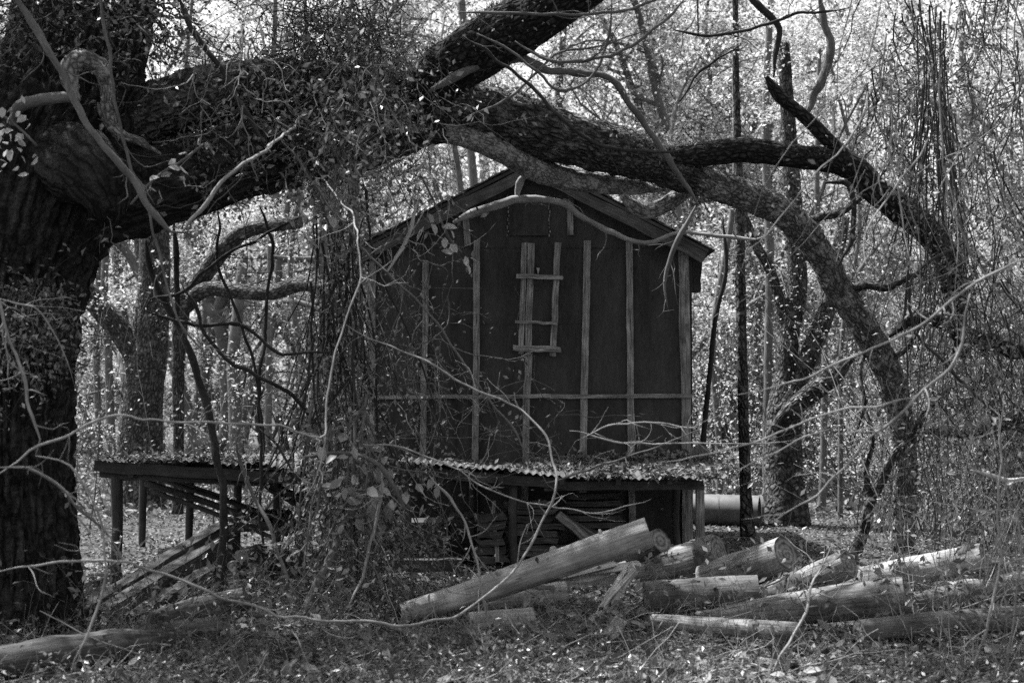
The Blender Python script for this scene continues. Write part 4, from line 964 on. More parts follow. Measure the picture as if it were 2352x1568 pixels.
own_tree('slender_tree', 'straight slender tree with a sunlit edge right of the shed', [
    ([(1718, 1232, 18.6), (1712, 1100, 18.6), (1706, 900, 18.6), (1702, 700, 18.6), (1698, 480, 18.6), (1692, 250, 18.6), (1688, -60, 18.6)], [18, 13, 12, 11.5, 11, 8, 6])], 'limb', ((1690, 90, 18.6), 4, .8, 2.0))
own_tree('many_stemmed_tree', 'thick dark tree splitting into several stems right of the shed', [
    ([(1800, 1205, 21), (1802, 1100, 21), (1800, 1000, 21), (1800, 940, 21), (1808, 850, 21), (1812, 760, 21), (1832, 660, 21), (1826, 540, 21), (1815, 350, 21), (1800, 100, 21)], [62, 46, 42, 40, 27, 25, 23, 22, 18, 14]),
    ([(1800, 950, 20.9), (1835, 870, 20.9), (1870, 790, 20.9), (1896, 720, 21), (1912, 640, 21.1), (1940, 500, 21.3)], [26, 22, 22, 21, 18, 12]),
    ([(1790, 985, 20.8), (1815, 945, 20.6), (1860, 905, 20.5), (1910, 868, 20.4), (1948, 815, 20.4)], [22, 22, 22, 21, 17]),
    ([(1806, 770, 21), (1790, 690, 21), (1765, 610, 21), (1735, 560, 21), (1700, 470, 21)], [16, 13, 12, 11, 8])], 'limb', ((1830, 330, 21.5), 2, .8, 1.0))
own_tree('thin_tree', 'thin dark tree leaning beside the right shed corner', [
    ([(1612, 1080, 18.2), (1618, 980, 18.2), (1632, 840, 18.2), (1645, 720, 18.2), (1668, 620, 18.2), (1660, 500, 18.2)], [8, 6, 6, 6, 5, 3])], 'darkstem', seg=10)
own_tree('mid_tree', 'narrow dark tree just behind the slender sunlit one', [
    ([(1764, 1190, 23), (1762, 1000, 23), (1765, 800, 23), (1768, 600, 23), (1758, 300, 23), (1770, 0, 23)], [12, 10, 10, 10, 9, 7])], 'bgbark', seg=14)
own_tree('leaning_tree', 'dark leaning trunk in the thicket beside the drooping limb foot', [
    ([(1962, 1275, 16.6), (1985, 1215, 16.5), (1996, 1160, 16.4), (2024, 1105, 16.3), (2050, 1050, 16.2), (2098, 1000, 16.1), (2130, 940, 16.0), (2190, 880, 16.0)], [17, 13, 12, 12, 10, 9, 7, 3]),
    ([(2000, 1150, 16.4), (1990, 1080, 16.3), (2005, 1010, 16.2), (1990, 940, 16.2)], [8, 6, 5, 2])], 'limb', seg=16)
own_tree('grey_tree', 'grey straight tree rising behind the sagging shelter', [
    ([(545, 1120, 30), (540, 950, 30), (536, 820, 30), (548, 700, 30), (560, 560, 30), (566, 300, 30)], [17, 15, 14, 13, 12, 10])], 'bgbark', seg=14)
own_tree('pale_tree', 'pale narrow tree seen just above the left roof slope', [
    ([(1096, 1000, 24), (1092, 600, 24), (1088, 430, 24), (1080, 330, 24), (1074, 200, 24), (1060, 0, 24)], [11, 11, 10, 10, 9, 8])], 'bgbark', seg=14)
for k, (x, y0, Y, r, lab) in enumerate(((230, 1010, 40, 7, 'thin trunk nearest the oak in the gap beside it'), (258, 1030, 36, 9, 'short thin trunk behind the forked tree'), (472, 1040, 34, 6, 'thin trunk behind the dark foreground sapling'),
                                        (615, 1060, 30, 8, 'thin trunk above the sagging shelter roof middle'), (690, 1060, 28, 7, 'thin trunk left of the vine column'), (830, 1060, 22, 8, 'thin trunk hugging the left shed wall'),
                                        (1655, 1210, 24, 8, 'thin trunk over the steel pipe'), (1885, 1210, 24, 8, 'thin trunk right of the many-stemmed tree'), (1930, 1220, 22, 6, 'thin trunk left of the drooping limb foot'))):
    own_tree('sapling', lab, [([(x, y0 + 60, Y), (x + RNG.uniform(-10, 10), y0 - 200, Y), (x + RNG.uniform(-25, 25), y0 - 450, Y), (x + RNG.uniform(-50, 50), y0 - 750, Y), (x + RNG.uniform(-60, 60), y0 - 1100, Y)], [r * 1.2, r, r * .9, r * .8, r * .6])], 'bgbark', group='thin trunks in the woods', seg=10, ridge=0)

# ================================================================== BRANCHES AND VINES
def branch(label, mat, pts, r0, r1=None, twigs=0, seed=0, name='branch', cat='branch', group=None, tl=0.32, wob=0.03, leafn=0, leafmat='pleaf', parent=None):
    rng = np.random.default_rng(seed + 2000); P = px(pts)
    rs = np.linspace(r0, r1 if r1 is not None else r0 * .5, len(P)); R = [rm(q, p[2]) for q, p in zip(rs, pts)]
    mb = MB(); C, rr = catmull(P, R, 0.06)
    C = C + wob * np.stack([vnoise(C * 3.1 + k * 9, seed + k) for k in range(3)], 1) + 0.45 * wob * np.stack([vnoise(C * 9 + k * 9, seed + k) for k in range(3)], 1)
    rr = rr * (1 + .18 * vnoise(C * 9, seed) + .25 * np.clip(vnoise(C * 4, seed + 3) - .45, 0, 1))
    s_in = np.clip(np.arange(len(C)) / max(4, len(C) * .06), 0, 1); s_out = np.clip((len(C) - 1 - np.arange(len(C))) / max(4, len(C) * .08), 0, 1)
    rr = rr * (.35 + .65 * s_in) * (.3 + .7 * s_out)
    tube(mb, C, rr, 8, smoothed=False)
    tips = []
    for q in range(twigs):
        i = rng.integers(2, len(C) - 1); t = C[i] - C[i - 1]; t /= np.linalg.norm(t) + 1e-9
        d = t * .8 + rng.normal(0, .6, 3); L = tl * rng.uniform(.4, 1.4)
        Q, d2 = wander(rng, C[i], d, L, 4, .3); a = min(rr[i] * .55, .006); tube(mb, Q, [a, a * .8, a * .7, a * .5, a * .3], 5, .08); tips.append(Q[-1])
        if rng.uniform() < .6:
            Q2, _ = wander(rng, Q[2], d2 + rng.normal(0, .8, 3), L * .5, 3, .3); tube(mb, Q2, [a * .6, a * .5, a * .4, a * .2], 4, .08); tips.append(Q2[-1])
    o = obj(name, mb, M[mat], label=label, cat=cat, group=group, smooth=True)
    if leafn:
        for q in range(leafn):
            i = rng.integers(len(C) // 4, len(C)); lb = MB(); leaves(lb, np.array([C[i] + rng.normal(0, .03, 3)]), [rng.uniform(.06, .10)], rng, .6, droop=.8, fine=True)
            lo = obj('leaf', lb, M[leafmat], o, smooth=True); lo.location = (0, 0, 0)
    return o, C, rr

BG = 'bare branches and vines hanging across the view'
BR = [
 ('bent dark vine running down from the upper left corner', 'midstem', [(20, -20, 9.2), (120, 130, 9.2), (200, 285, 9.2), (300, 405, 9.2), (350, 485, 9.2), (400, 530, 9.2), (428, 534, 9.2)], 12, 10, 2),
 ('smooth branch slanting up from the bent vine, sunlit on top', 'palestem', [(415, 534, 9.2), (450, 490, 9.2), (510, 425, 9.25), (580, 365, 9.5), (640, 315, 10.2), (720, 250, 11.6)], 11, 6, 2),
 ('thin straight vine crossing the oak fork', 'midstem', [(225, -20, 9.4), (248, 100, 9.4), (255, 220, 9.4), (290, 350, 9.4), (330, 450, 9.4), (352, 530, 9.4), (390, 640, 9.4), (430, 760, 9.3), (500, 860, 9.3)], 6, 3, 3),
 ('dark diagonal branch across the upper limb', 'darkstem', [(410, -20, 10), (450, 80, 10), (520, 175, 10), (580, 290, 10), (610, 340, 10)], 9, 6, 2),
 ('long dark sapling leaning from the limb down to the shelter', 'darkstem', [(330, 545, 12.2), (358, 640, 12.2), (392, 720, 12.2), (430, 800, 12.1), (470, 920, 12), (500, 1040, 11.9), (515, 1200, 11.8), (508, 1330, 11.8), (500, 1440, 11.7)], 9, 13, 3),
 ('dark upright stem meeting the leaning sapling', 'darkstem', [(396, 510, 12.4), (400, 580, 12.4), (408, 680, 12.4), (415, 760, 12.3), (432, 810, 12.2)], 9, 8, 1),
 ('dark vine looping right from the sapling middle', 'darkstem', [(335, 715, 12.0), (345, 690, 12.0), (420, 675, 12.1), (500, 600, 12.1), (600, 545, 12.2), (700, 500, 12.3)], 5, 4, 2),
 ('dark wavy vine across the gap at the left', 'darkstem', [(335, 715, 12), (400, 735, 12), (460, 742, 12), (530, 740, 12), (590, 770, 12), (640, 815, 12), (700, 808, 12), (760, 812, 12.1)], 5, 5, 2),
 ('dark descending vine ending in the vine column', 'darkstem', [(420, 650, 12), (470, 760, 12), (520, 820, 12), (580, 850, 12), (650, 890, 12.1), (700, 940, 12.2), (740, 985, 12.4)], 5, 6, 2),
 ('thin upright dark vine over the shelter', 'darkstem', [(498, 480, 12.3), (500, 610, 12.3), (540, 720, 12.3), (580, 830, 12.3), (600, 980, 12.3), (596, 1060, 12.2)], 5, 4, 2),
 ('second thin upright dark vine over the shelter', 'darkstem', [(600, 470, 12.5), (625, 560, 12.5), (610, 700, 12.5), (598, 860, 12.4), (602, 1000, 12.3), (604, 1230, 12.2), (615, 1285, 12.2)], 5, 5, 2),
 ('dark vine falling past the shelter roof to the firewood', 'darkstem', [(596, 980, 12), (640, 1040, 11.9), (690, 1120, 11.8), (740, 1180, 11.8)], 4, 3, 2),
 ('grey stem from the shelter edge to the ground near the firewood', 'midstem', [(545, 1000, 11.2), (575, 1120, 11.2), (610, 1200, 11.1), (650, 1300, 11), (690, 1380, 10.9)], 6, 6, 3),
 ('pale gnarled twig running down the oak trunk', 'palestem', [(-10, 640, 8.2), (20, 740, 8.2), (52, 830, 8.2), (64, 940, 8.2), (92, 1010, 8.2), (82, 1045, 8.2)], 7, 8, 3),
 ('thin pale twig arching over the oak trunk', 'palestem', [(-10, 690, 8.6), (40, 700, 8.6), (95, 725, 8.6), (140, 800, 8.6), (168, 880, 8.6)], 4, 3, 3),
 ('long pale stem swaying from the oak across the shelter', 'palestem', [(-20, 1100, 8), (70, 1042, 8), (150, 1010, 8), (215, 970, 8), (280, 956, 8.1), (360, 966, 8.1), (500, 972, 8.2), (620, 972, 8.3), (700, 992, 8.4), (745, 998, 8.5), (756, 930, 8.6), (765, 850, 8.7), (795, 750, 8.8), (830, 620, 8.9), (822, 545, 9.2), (790, 470, 10), (740, 400, 11), (700, 330, 12)], 6.5, 3, 5),
 ('pale twig hooking down from the swaying stem beside the vines', 'palestem', [(748, 1000, 8.5), (735, 1060, 8.5), (720, 1110, 8.5), (690, 1165, 8.5)], 5, 3, 1),
 ('grey twig fanning down across the trunk foot', 'midstem', [(-10, 1078, 7.6), (70, 1082, 7.6), (140, 1120, 7.6), (190, 1180, 7.6), (250, 1240, 7.7), (270, 1275, 7.7)], 5, 4, 4),
 ('pale drooping stem in front of the fallen timbers', 'palestem', [(85, 1048, 7.5), (160, 1065, 7.5), (220, 1150, 7.5), (242, 1230, 7.5), (240, 1300, 7.5), (215, 1400, 7.5), (170, 1550, 7.4)], 5, 6, 3),
 ('very long pale stem sweeping from the left edge under the logs', 'palestem', [(-20, 1308, 8), (60, 1292, 8), (180, 1280, 8), (270, 1282, 8), (360, 1318, 8.1), (480, 1358, 8.2), (600, 1395, 8.3), (740, 1418, 8.4), (860, 1430, 8.6), (950, 1433, 8.8), (1030, 1415, 9), (1100, 1378, 9.2), (1165, 1320, 9.3), (1215, 1255, 9.4), (1250, 1185, 9.5), (1274, 1120, 9.5), (1272, 1060, 9.6), (1255, 1000, 9.7), (1200, 945, 9.8), (1080, 882, 9.9), (960, 818, 10), (860, 775, 10), (790, 750, 10)], 6, 5, 5),
 ('pale twig crossing down over the lean-to posts', 'palestem', [(985, 1085, 10.2), (1030, 1150, 10.2), (1066, 1200, 10.2), (1085, 1270, 10.1), (1110, 1370, 10), (1125, 1440, 10), (1130, 1540, 9.9)], 6, 5, 3),
 ('thin pale twig drooping across the lean-to roof edge', 'palestem', [(830, 1020, 9.8), (920, 1025, 9.8), (1010, 1060, 9.8), (1100, 1110, 9.8), (1180, 1150, 9.8), (1275, 1165, 9.8), (1380, 1172, 9.9), (1490, 1142, 10)], 4, 2.5, 6),
 ('arched thin twig reaching over the tin roof from the right', 'palestem', [(1330, 1010, 9.8), (1380, 985, 9.8), (1440, 973, 9.8), (1520, 971, 9.8), (1600, 976, 9.7), (1680, 935, 9.6)], 4, 3, 3),
 ('level thin twig along the tin roof back', 'palestem', [(1300, 985, 10), (1400, 1012, 10), (1500, 1022, 10), (1620, 1022, 9.9), (1760, 1020, 9.8), (1840, 1010, 9.7)], 4, 3, 3),
 ('thin twig rising over the tin roof litter', 'midstem', [(1250, 1105, 10.4), (1330, 1080, 10.4), (1420, 1052, 10.3), (1520, 1022, 10.2), (1610, 985, 10.1)], 4, 3, 2),
 ('thick pale cane crossing the right side down to the left', 'palestem', [(2380, 590, 7.4), (2300, 630, 7.4), (2230, 668, 7.4), (2140, 738, 7.5), (2030, 790, 7.6), (1900, 850, 7.7), (1790, 888, 7.8), (1705, 915, 7.9)], 7, 4, 2),
 ('pale cane bending down from the thick cane at the right', 'palestem', [(2226, 672, 7.4), (2210, 740, 7.4), (2190, 800, 7.4), (2155, 860, 7.4), (2100, 908, 7.4), (2040, 962, 7.5), (1985, 1020, 7.6), (1930, 1085, 7.7), (1880, 1140, 7.8), (1770, 1198, 7.9)], 8, 4, 4),
 ('thin pale cane running left from the bending cane', 'palestem', [(2105, 908, 7.4), (2020, 918, 7.5), (1930, 940, 7.6), (1840, 970, 7.7), (1740, 1010, 7.8), (1640, 1040, 7.9), (1500, 1065, 8)], 5, 3, 3),
 ('short pale cane hanging below the level twig', 'palestem', [(1935, 968, 7.8), (1850, 1005, 7.8), (1770, 1045, 7.9), (1690, 1090, 7.9)], 4.5, 3, 1),
 ('bleached bare branch arching before the gable', 'bleached', [(1045, 508, 13.6), (1090, 492, 13.6), (1140, 474, 13.6), (1185, 457, 13.6), (1240, 456, 13.6), (1290, 466, 13.6), (1335, 498, 13.6), (1390, 530, 13.6), (1440, 548, 13.6), (1490, 552, 13.6), (1560, 535, 13.5), (1650, 538, 13.4), (1730, 545, 13.3), (1780, 520, 13.2)], 11, 3, 2),
 ('short bleached branch joining the arching branch to the limb', 'bleached', [(1182, 460, 13.6), (1192, 425, 13.6), (1205, 400, 13.5), (1238, 388, 13.4)], 10, 11, 0),
 ('grey hanging branch before the right roof slope', 'midstem', [(1595, 470, 12.8), (1560, 530, 12.8), (1540, 570, 12.8), (1528, 620, 12.8), (1527, 665, 12.8), (1536, 708, 12.8)], 9, 5, 2),
 ('smooth arched branch over the big limb', 'midstem', [(985, 215, 11.8), (1040, 180, 11.8), (1110, 152, 11.8), (1200, 135, 11.8), (1260, 162, 11.8), (1320, 165, 11.8), (1385, 172, 11.8), (1435, 218, 11.8), (1480, 290, 11.9), (1530, 360, 12), (1570, 420, 12.1), (1600, 480, 12.2)], 16, 8, 2),
 ('curved grey bough drooping from the limb tip toward the eave', 'palebark', [(1425, 445, 14.4), (1445, 470, 14.4), (1480, 485, 14.4), (1530, 470, 14.4), (1570, 440, 14.5), (1610, 420, 14.6)], 17, 18, 0),
 ('level thin branch at the top before the dark limb', 'midstem', [(1060, 26, 10.5), (1180, 30, 10.5), (1300, 34, 10.5), (1400, 30, 10.5), (1500, 0, 10.5), (1560, -25, 10.5)], 6, 5, 3),
 ('thin vine hanging in a deep loop right of the dark limb', 'midstem', [(1180, 95, 10.8), (1260, 130, 10.8), (1320, 140, 10.8), (1420, 120, 10.8), (1520, 60, 10.8), (1580, -10, 10.8)], 6, 5, 2),
 ('thin vine loop hanging below the arched branch', 'midstem', [(1100, 75, 11), (1180, 110, 11), (1230, 170, 11), (1280, 208, 11), (1320, 200, 11), (1370, 150, 11), (1400, 80, 11), (1415, -20, 11)], 5, 4, 1),
 ('long thin vine slung under the big limb', 'darkstem', [(1060, 85, 10.9), (1140, 140, 10.9), (1220, 205, 10.9), (1290, 270, 10.9), (1350, 320, 11), (1430, 350, 11), (1520, 348, 11), (1590, 338, 11.1)], 6, 4, 2),
 ('straight thin branch rising across the big limb', 'midstem', [(1060, 282, 11.2), (1130, 245, 11.2), (1200, 190, 11.2), (1290, 125, 11.2), (1400, 100, 11.2), (1480, 70, 11.2)], 5, 3, 3),
 ('dark strip of bark hanging at the upper right', 'darkstem', [(1712, -20, 14), (1750, 20, 14), (1794, 70, 14), (1780, 130, 14), (1777, 178, 14)], 13, 7, 2),
 ('grey crooked trunk top rising at the upper right', 'bgbark', [(1850, 262, 15), (1898, 155, 15), (1908, 102, 15), (1892, 50, 15), (1881, -20, 15)], 10, 8, 3),
 ('thin dark branch crossing the upper right woods', 'darkstem', [(1540, 70, 12), (1620, 85, 12), (1720, 75, 12), (1800, 45, 12), (1830, 30, 12), (1900, 32, 12), (1960, 10, 12)], 5, 4, 3),
 ('thin dark twig sloping before the upper right woods', 'darkstem', [(1560, 230, 12), (1610, 160, 12), (1690, 118, 12), (1712, 122, 12)], 5, 3, 2),
 ('dark arched twig below the side limb', 'darkstem', [(1900, 420, 13.6), (1945, 420, 13.6), (1955, 480, 13.6), (1952, 560, 13.6), (1925, 612, 13.6)], 9, 6, 2),
 ('dark looping vine in the thicket under the side limb', 'darkstem', [(2230, 540, 12.5), (2140, 600, 12.5), (2095, 650, 12.5), (2090, 720, 12.5), (2110, 780, 12.5), (2200, 860, 12.4), (2300, 960, 12.3), (2380, 1000, 12.2)], 5, 4, 4),
 ('dark horizontal limb low in the right thicket', 'darklimb', [(2120, 985, 15.5), (2180, 990, 15.4), (2250, 995, 15.3), (2300, 975, 15.2), (2400, 985, 15)], 14, 16, 1),
 ('dark horizontal limb at the middle of the right thicket', 'darklimb', [(2380, 810, 15.6), (2300, 795, 15.5), (2240, 780, 15.4), (2130, 730, 15.2), (2040, 770, 15)], 24, 12, 2),
 ('long bleached fallen branch low at the far right', 'palewood', [(2230, 1085, 13), (2290, 1095, 13), (2400, 1102, 13)], 6, 5, 1),
 ('brushy pale stem rising from the ground at the lower right', 'palestem', [(2190, 1600, 8.7), (2240, 1500, 8.6), (2275, 1400, 8.5), (2300, 1300, 8.5), (2305, 1180, 8.5), (2290, 1080, 8.5), (2310, 900, 8.5)], 8, 4, 9),
 ('second brushy pale stem at the lower right edge', 'palestem', [(2320, 1600, 8.6), (2310, 1500, 8.6), (2330, 1380, 8.6), (2345, 1250, 8.6), (2330, 1100, 8.6)], 7, 4, 8),
 ('pale forked stick leaning by the front log', 'palestem', [(1760, 1560, 9), (1800, 1490, 9.1), (1840, 1420, 9.3), (1860, 1360, 9.4), (1890, 1290, 9.6), (1905, 1250, 9.7)], 7, 5, 6),
 ('crooked grey stick lying on the leaves at the bottom right', 'palestem', [(1790, 1545, 8.8), (1880, 1525, 8.9), (1960, 1505, 8.95), (2050, 1495, 9), (2078, 1500, 9), (2090, 1550, 8.8)], 4.5, 3.5, 5),
 ('pale crooked twig on the ground at the bottom left', 'palestem', [(60, 1590, 8.3), (150, 1560, 8.4), (215, 1545, 8.5), (270, 1540, 8.5), (330, 1590, 8.3)], 5, 3, 6),
 ('thick dark vine stem leaning from the column to the ground', 'midstem', [(860, 1060, 11.8), (800, 1180, 11.6), (760, 1280, 11.4), (700, 1390, 11.1), (640, 1470, 10.8), (560, 1520, 10.5), (510, 1550, 10.3)], 14, 12, 2),
 ('pale upright stem beside the large-leaved vine', 'palestem', [(880, 1085, 11.3), (870, 1160, 11.3), (850, 1240, 11.3), (835, 1320, 11.2), (800, 1400, 11)], 8, 7, 3),
 ('thin grey cane crossing before the corner of the shed', 'midstem', [(640, 330, 10.4), (740, 450, 10.4), (830, 560, 10.4), (960, 690, 10.4), (1040, 790, 10.4), (1100, 880, 10.4), (1180, 1000, 10.4), (1220, 1080, 10.4)], 4, 3, 4),
 ('pale straight twig slanting before the left eave', 'palewood', [(890, 632, 11.6), (930, 560, 11.6), (955, 500, 11.6), (970, 420, 11.6)], 5, 4, 3),
]
for k, (lab, mt, pts, r0, r1, tw) in enumerate(BR):
    sr = {'palestem': .5, 'midstem': .72, 'darkstem': .8}.get(mt, 1.0); r0 *= sr; r1 *= sr
    branch(lab, mt, pts, r0, r1, tw * 2 + 2, seed=k * 7)

# large-leaved vines whose leaves can be told apart
def leafy_vine(label, pts, r, lspots, seed, leafmat, size=(.07, .11), n=None):
    rng = np.random.default_rng(seed); P = px(pts); mb = MB(); tube(mb, P, [rm(r, p[2]) for p in pts], 6, .05, amp=.1, freq=8)
    t = thing('leafy_vine', P[0], label, 'vine', 'vines with large leaves'); obj('vine_stem', mb, M['midstem'], t, smooth=True)
    for (x, y, Y) in lspots:
        lb = MB(); p = at(x, y, Y); leaves(lb, np.array([p]), [rng.uniform(*size)], rng, .62, droop=1.0, fine=True); obj('leaf', lb, M[leafmat], t, smooth=True)
leafy_vine('vine with large pale leaves hanging before the left gable', [(965, 400, 11.4), (1000, 470, 11.4), (1010, 500, 11.4), (1030, 545, 11.4), (1060, 580, 11.4)], 3,
           [(985, 490, 11.4), (1002, 485, 11.4), (1020, 492, 11.4), (975, 520, 11.4), (1015, 520, 11.4), (1030, 520, 11.4), (995, 510, 11.4), (1022, 545, 11.4), (1035, 560, 11.4), (1045, 578, 11.4), (1068, 588, 11.4), (1075, 605, 11.4), (1080, 592, 11.4)], 71, 'pleaf', (.10, .15))
leafy_vine('vine with pale leaves catching light on the oak fork', [(300, 470, 9.7), (335, 430, 9.7), (375, 395, 9.7), (410, 375, 9.7), (470, 330, 9.7)], 3,
           [(345, 410, 9.7), (365, 405, 9.7), (340, 432, 9.7), (365, 435, 9.7), (395, 398, 9.7), (404, 365, 9.7), (412, 378, 9.7), (418, 388, 9.7), (430, 350, 9.7), (455, 320, 9.7), (475, 325, 9.7), (500, 330, 9.7)], 72, 'pleaf', (.06, .10))
rg = np.random.default_rng(9)
leafy_vine('low vine with large dim leaves at the foot of the vine column', [(700, 1050, 11.5), (790, 1040, 11.5), (860, 1060, 11.4), (900, 1110, 11.4), (930, 1170, 11.4)], 5,
           [(rg.normal(850, 65), rg.normal(1105, 55), rg.uniform(11.1, 11.8)) for _ in range(60)], 73, 'mleaf', (.09, .15))
leafy_vine('drooping vine with pale leaves below the lower limb', [(700, 400, 11.3), (735, 460, 11.3), (750, 500, 11.3), (765, 540, 11.3)], 3,
           [(rg.normal(745, 40), rg.normal(440, 60), rg.uniform(11.0, 11.5)) for _ in range(46)], 74, 'pleaf', (.07, .13))
leafy_vine('vine with bright leaves at the left picture edge', [(-20, 250, 9.5), (20, 275, 9.5), (50, 300, 9.5), (85, 335, 9.5)], 3,
           [(rg.normal(20, 25), rg.normal(320, 45), rg.uniform(9.3, 9.6)) for _ in range(40)], 75, 'pleaf', (.05, .09))

# the tangle of vines on the limbs and the column that falls from it to the ground
def tangle(label, name, n, box, rp, mat, leafn, leafmat, lsize, seed, vertical=1.0, L=(.8, 2.2), wob=.25, sigma=None):
    rng = np.random.default_rng(seed); mb = MB(); st = []
    for q in range(n):
        x = rng.uniform(box[0], box[1]); y = rng.uniform(box[2], box[3]); Y = rng.uniform(box[4], box[5])
        if sigma: x = rng.normal((box[0] + box[1]) / 2, (box[1] - box[0]) / 4); y = rng.normal((box[2] + box[3]) / 2, (box[3] - box[2]) / 4)
        st.append(at(x, y, Y))
    sp = max(0.06, 1 - vertical) if vertical >= 0 else 1.0
    d = rng.normal(0, 1, (n, 3)) * sp; d[:, 2] -= vertical * (1.2 if vertical < 1 else 1)
    Q = wanders(rng, st, d, rng.uniform(L[0], L[1], n), 10, wob * .8); r = rng.uniform(rp[0], rp[1], n) * box[4] / FPX
    btubes(mb, Q, r[:, None] * np.linspace(1, .5, 11)[None, :], 5); lp = Q[:, 1:].reshape(-1, 3)
    t = thing(name, at((box[0] + box[1]) / 2, (box[2] + box[3]) / 2, box[4]), label, 'vine tangle', 'tangles of vine')
    obj('vine_stems', mb, M[mat], t, kind='stuff', smooth=True)
    if leafn:
        lp = np.array(lp); i = rng.integers(0, len(lp), leafn); pos = lp[i] + rng.normal(0, .07, (leafn, 3)); lb = MB(); leaves(lb, pos, rng.uniform(lsize[0], lsize[1], leafn), rng, .5, droop=.3)
        obj('vine_leaves', lb, M[leafmat], t, kind='stuff')
tangle('dark dense tangle of vines hung on the oak limbs at top', 'hanging_vines', 600, (590, 960, -60, 330, 11.2, 12.6), (.6, 2.0), 'darkstem', 8000, 'dleaf', (.02, .045), 81, .35, (.3, .8), .4, True)
tangle('paler feathery vine sprays over the dark tangle at top', 'hanging_vines', 110, (640, 900, 120, 420, 10.9, 11.4), (.5, 1.2), 'midstem', 1500, 'cover', (.03, .07), 80, .6, (.3, .8), .35, True)
tangle('dark brushy vines on the crown fork at the upper left', 'hanging_vines', 120, (20, 420, -60, 80, 9.9, 10.9), (1, 2.6), 'darkstem', 2600, 'dleaf', (.03, .06), 82, .5, (.4, 1.0), .3)
tangle('dark column of twisted vines falling beside the shed', 'vine_column', 66, (712, 842, 400, 800, 12.0, 13.6), (.6, 4.0), 'darkstem', 3400, 'fern', (.03, .075), 83, .93, (1.0, 3.0), .17)
tangle('thick heap of vine stems at the foot of the column', 'vine_column', 95, (690, 860, 900, 1150, 11.4, 13.0), (1.0, 4.5), 'midstem', 3000, 'mleaf', (.04, .08), 84, .8, (.8, 1.8), .2)
tangle('thin brown vines trailing over the left shed wall', 'trailing_vines', 95, (830, 1030, 500, 900, 12.2, 14.2), (.6, 2.0), 'midstem', 350, 'fern', (.03, .06), 85, .6, (.5, 1.3), .3)
tangle('fine grey twigs straggling before the lower shed wall', 'trailing_vines', 60, (840, 1300, 900, 1090, 10.2, 12.8), (.5, 1.5), 'midstem', 160, 'cover', (.03, .06), 79, .15, (.4, 1.1), .3)
tangle('dark leafy vine draping the oak trunk', 'trunk_vines', 110, (-10, 120, 640, 760, 9.7, 10.0), (.8, 1.8), 'darkstem', 2600, 'fern', (.03, .055), 86, .6, (.3, .9), .3)
tangle('hanging bundle of dark vine cords in the right thicket', 'hanging_vines', 34, (2105, 2195, -20, 350, 12.5, 13.6), (1.2, 3), 'darkstem', 1600, 'dleaf', (.03, .06), 87, 1.0, (1.5, 3.2), .07)
tangle('pale bare vine cords streaming down at the upper right', 'hanging_vines', 42, (1960, 2400, -80, 420, 8.0, 11.5), (.9, 2.8), 'palestem', 700, 'cover', (.03, .06), 88, .82, (.7, 2.4), .2)

tangle('dark leafy vines hanging through the upper right woods', 'hanging_vines', 150, (1990, 2420, -60, 480, 15.5, 18.0), (1, 2.6), 'darkstem', 7000, 'fern', (.035, .07), 89, .7, (.5, 1.8), .25)
tangle('dark leafy vines hanging low through the right thicket', 'hanging_vines', 110, (2140, 2420, 520, 1000, 13.2, 15.5), (1, 2.4), 'darkstem', 4500, 'fern', (.035, .07), 90, .7, (.5, 1.5), .25)
tangle('thin straggling vines and twigs before the massive oak limbs', 'straggling_vines', 230, (240, 1020, 60, 430, 9.9, 11.6), (.5, 1.8), 'midstem', 2000, 'cover', (.03, .08), 78, .5, (.3, 1.0), .35)
tangle('bleached twigs hanging before the upper oak limb', 'straggling_vines', 26, (430, 590, 60, 300, 9.6, 10), (.7, 1.8), 'palestem', 0, 'cover', (.03, .06), 77, .55, (.2, .6), .35)
# right-hand thicket: countless stems and leaves
def thicket(name, label, box, n, leafn, seed, mats, lmat, rr=(.003, .010), H=(1.5, 4.5), lsz=(.04, .085), wob=.12):
    rng = np.random.default_rng(seed); mb = MB()
    x, y = rng.uniform(box[0], box[1], n), rng.uniform(box[2], box[3], n)
    d = np.stack([rng.normal(0, .25, n), rng.normal(0, .25, n), np.ones(n)], 1); r = rng.uniform(rr[0], rr[1], n)
    Q = wanders(rng, np.stack([x, y, gz(x, y) - .05], 1), d, rng.uniform(H[0], H[1], n), 9, wob); btubes(mb, Q, r[:, None] * np.linspace(1, .4, 10)[None, :], 4)
    lp = [Q[:, 3:].reshape(-1, 3)]
    for s in range(5):
        i = rng.integers(2, 9, n); Q2 = wanders(rng, Q[np.arange(n), i], rng.normal(0, 1, (n, 3)) + (0, 0, .3), rng.uniform(.2, .8, n) * min(1, H[1] / 2), 4, .3); btubes(mb, Q2, r[:, None] * np.linspace(.5, .2, 5)[None, :], 3); lp.append(Q2[:, 1:].reshape(-1, 3))
    lp = np.concatenate(lp)
    obj(name, mb, M[mats], kind='stuff', label=label + ' stems', cat='thicket')
    i = rng.integers(0, len(lp), leafn); pos = lp[i] + rng.normal(0, .14, (leafn, 3)); lb = MB(); leaves(lb, pos, rng.uniform(*lsz, leafn), rng, .5, flat=.2)
    obj(name + '_leaves', lb, M[lmat], kind='stuff', label=label + ' leaves', cat='thicket')
thicket('thicket', 'dense brush filling the right side,', (4.9, 9.0, 16.2, 21), 400, 17000, 91, 'midstem', 'bleaf', rr=(.003, .013), H=(2, 6.8), lsz=(.035, .065))
thicket('back_thicket', 'lighter brush behind the log pile,', (2.8, 9, 22.5, 29), 170, 12000, 92, 'midstem', 'bleaf', H=(1, 4.5), lsz=(.04, .075))
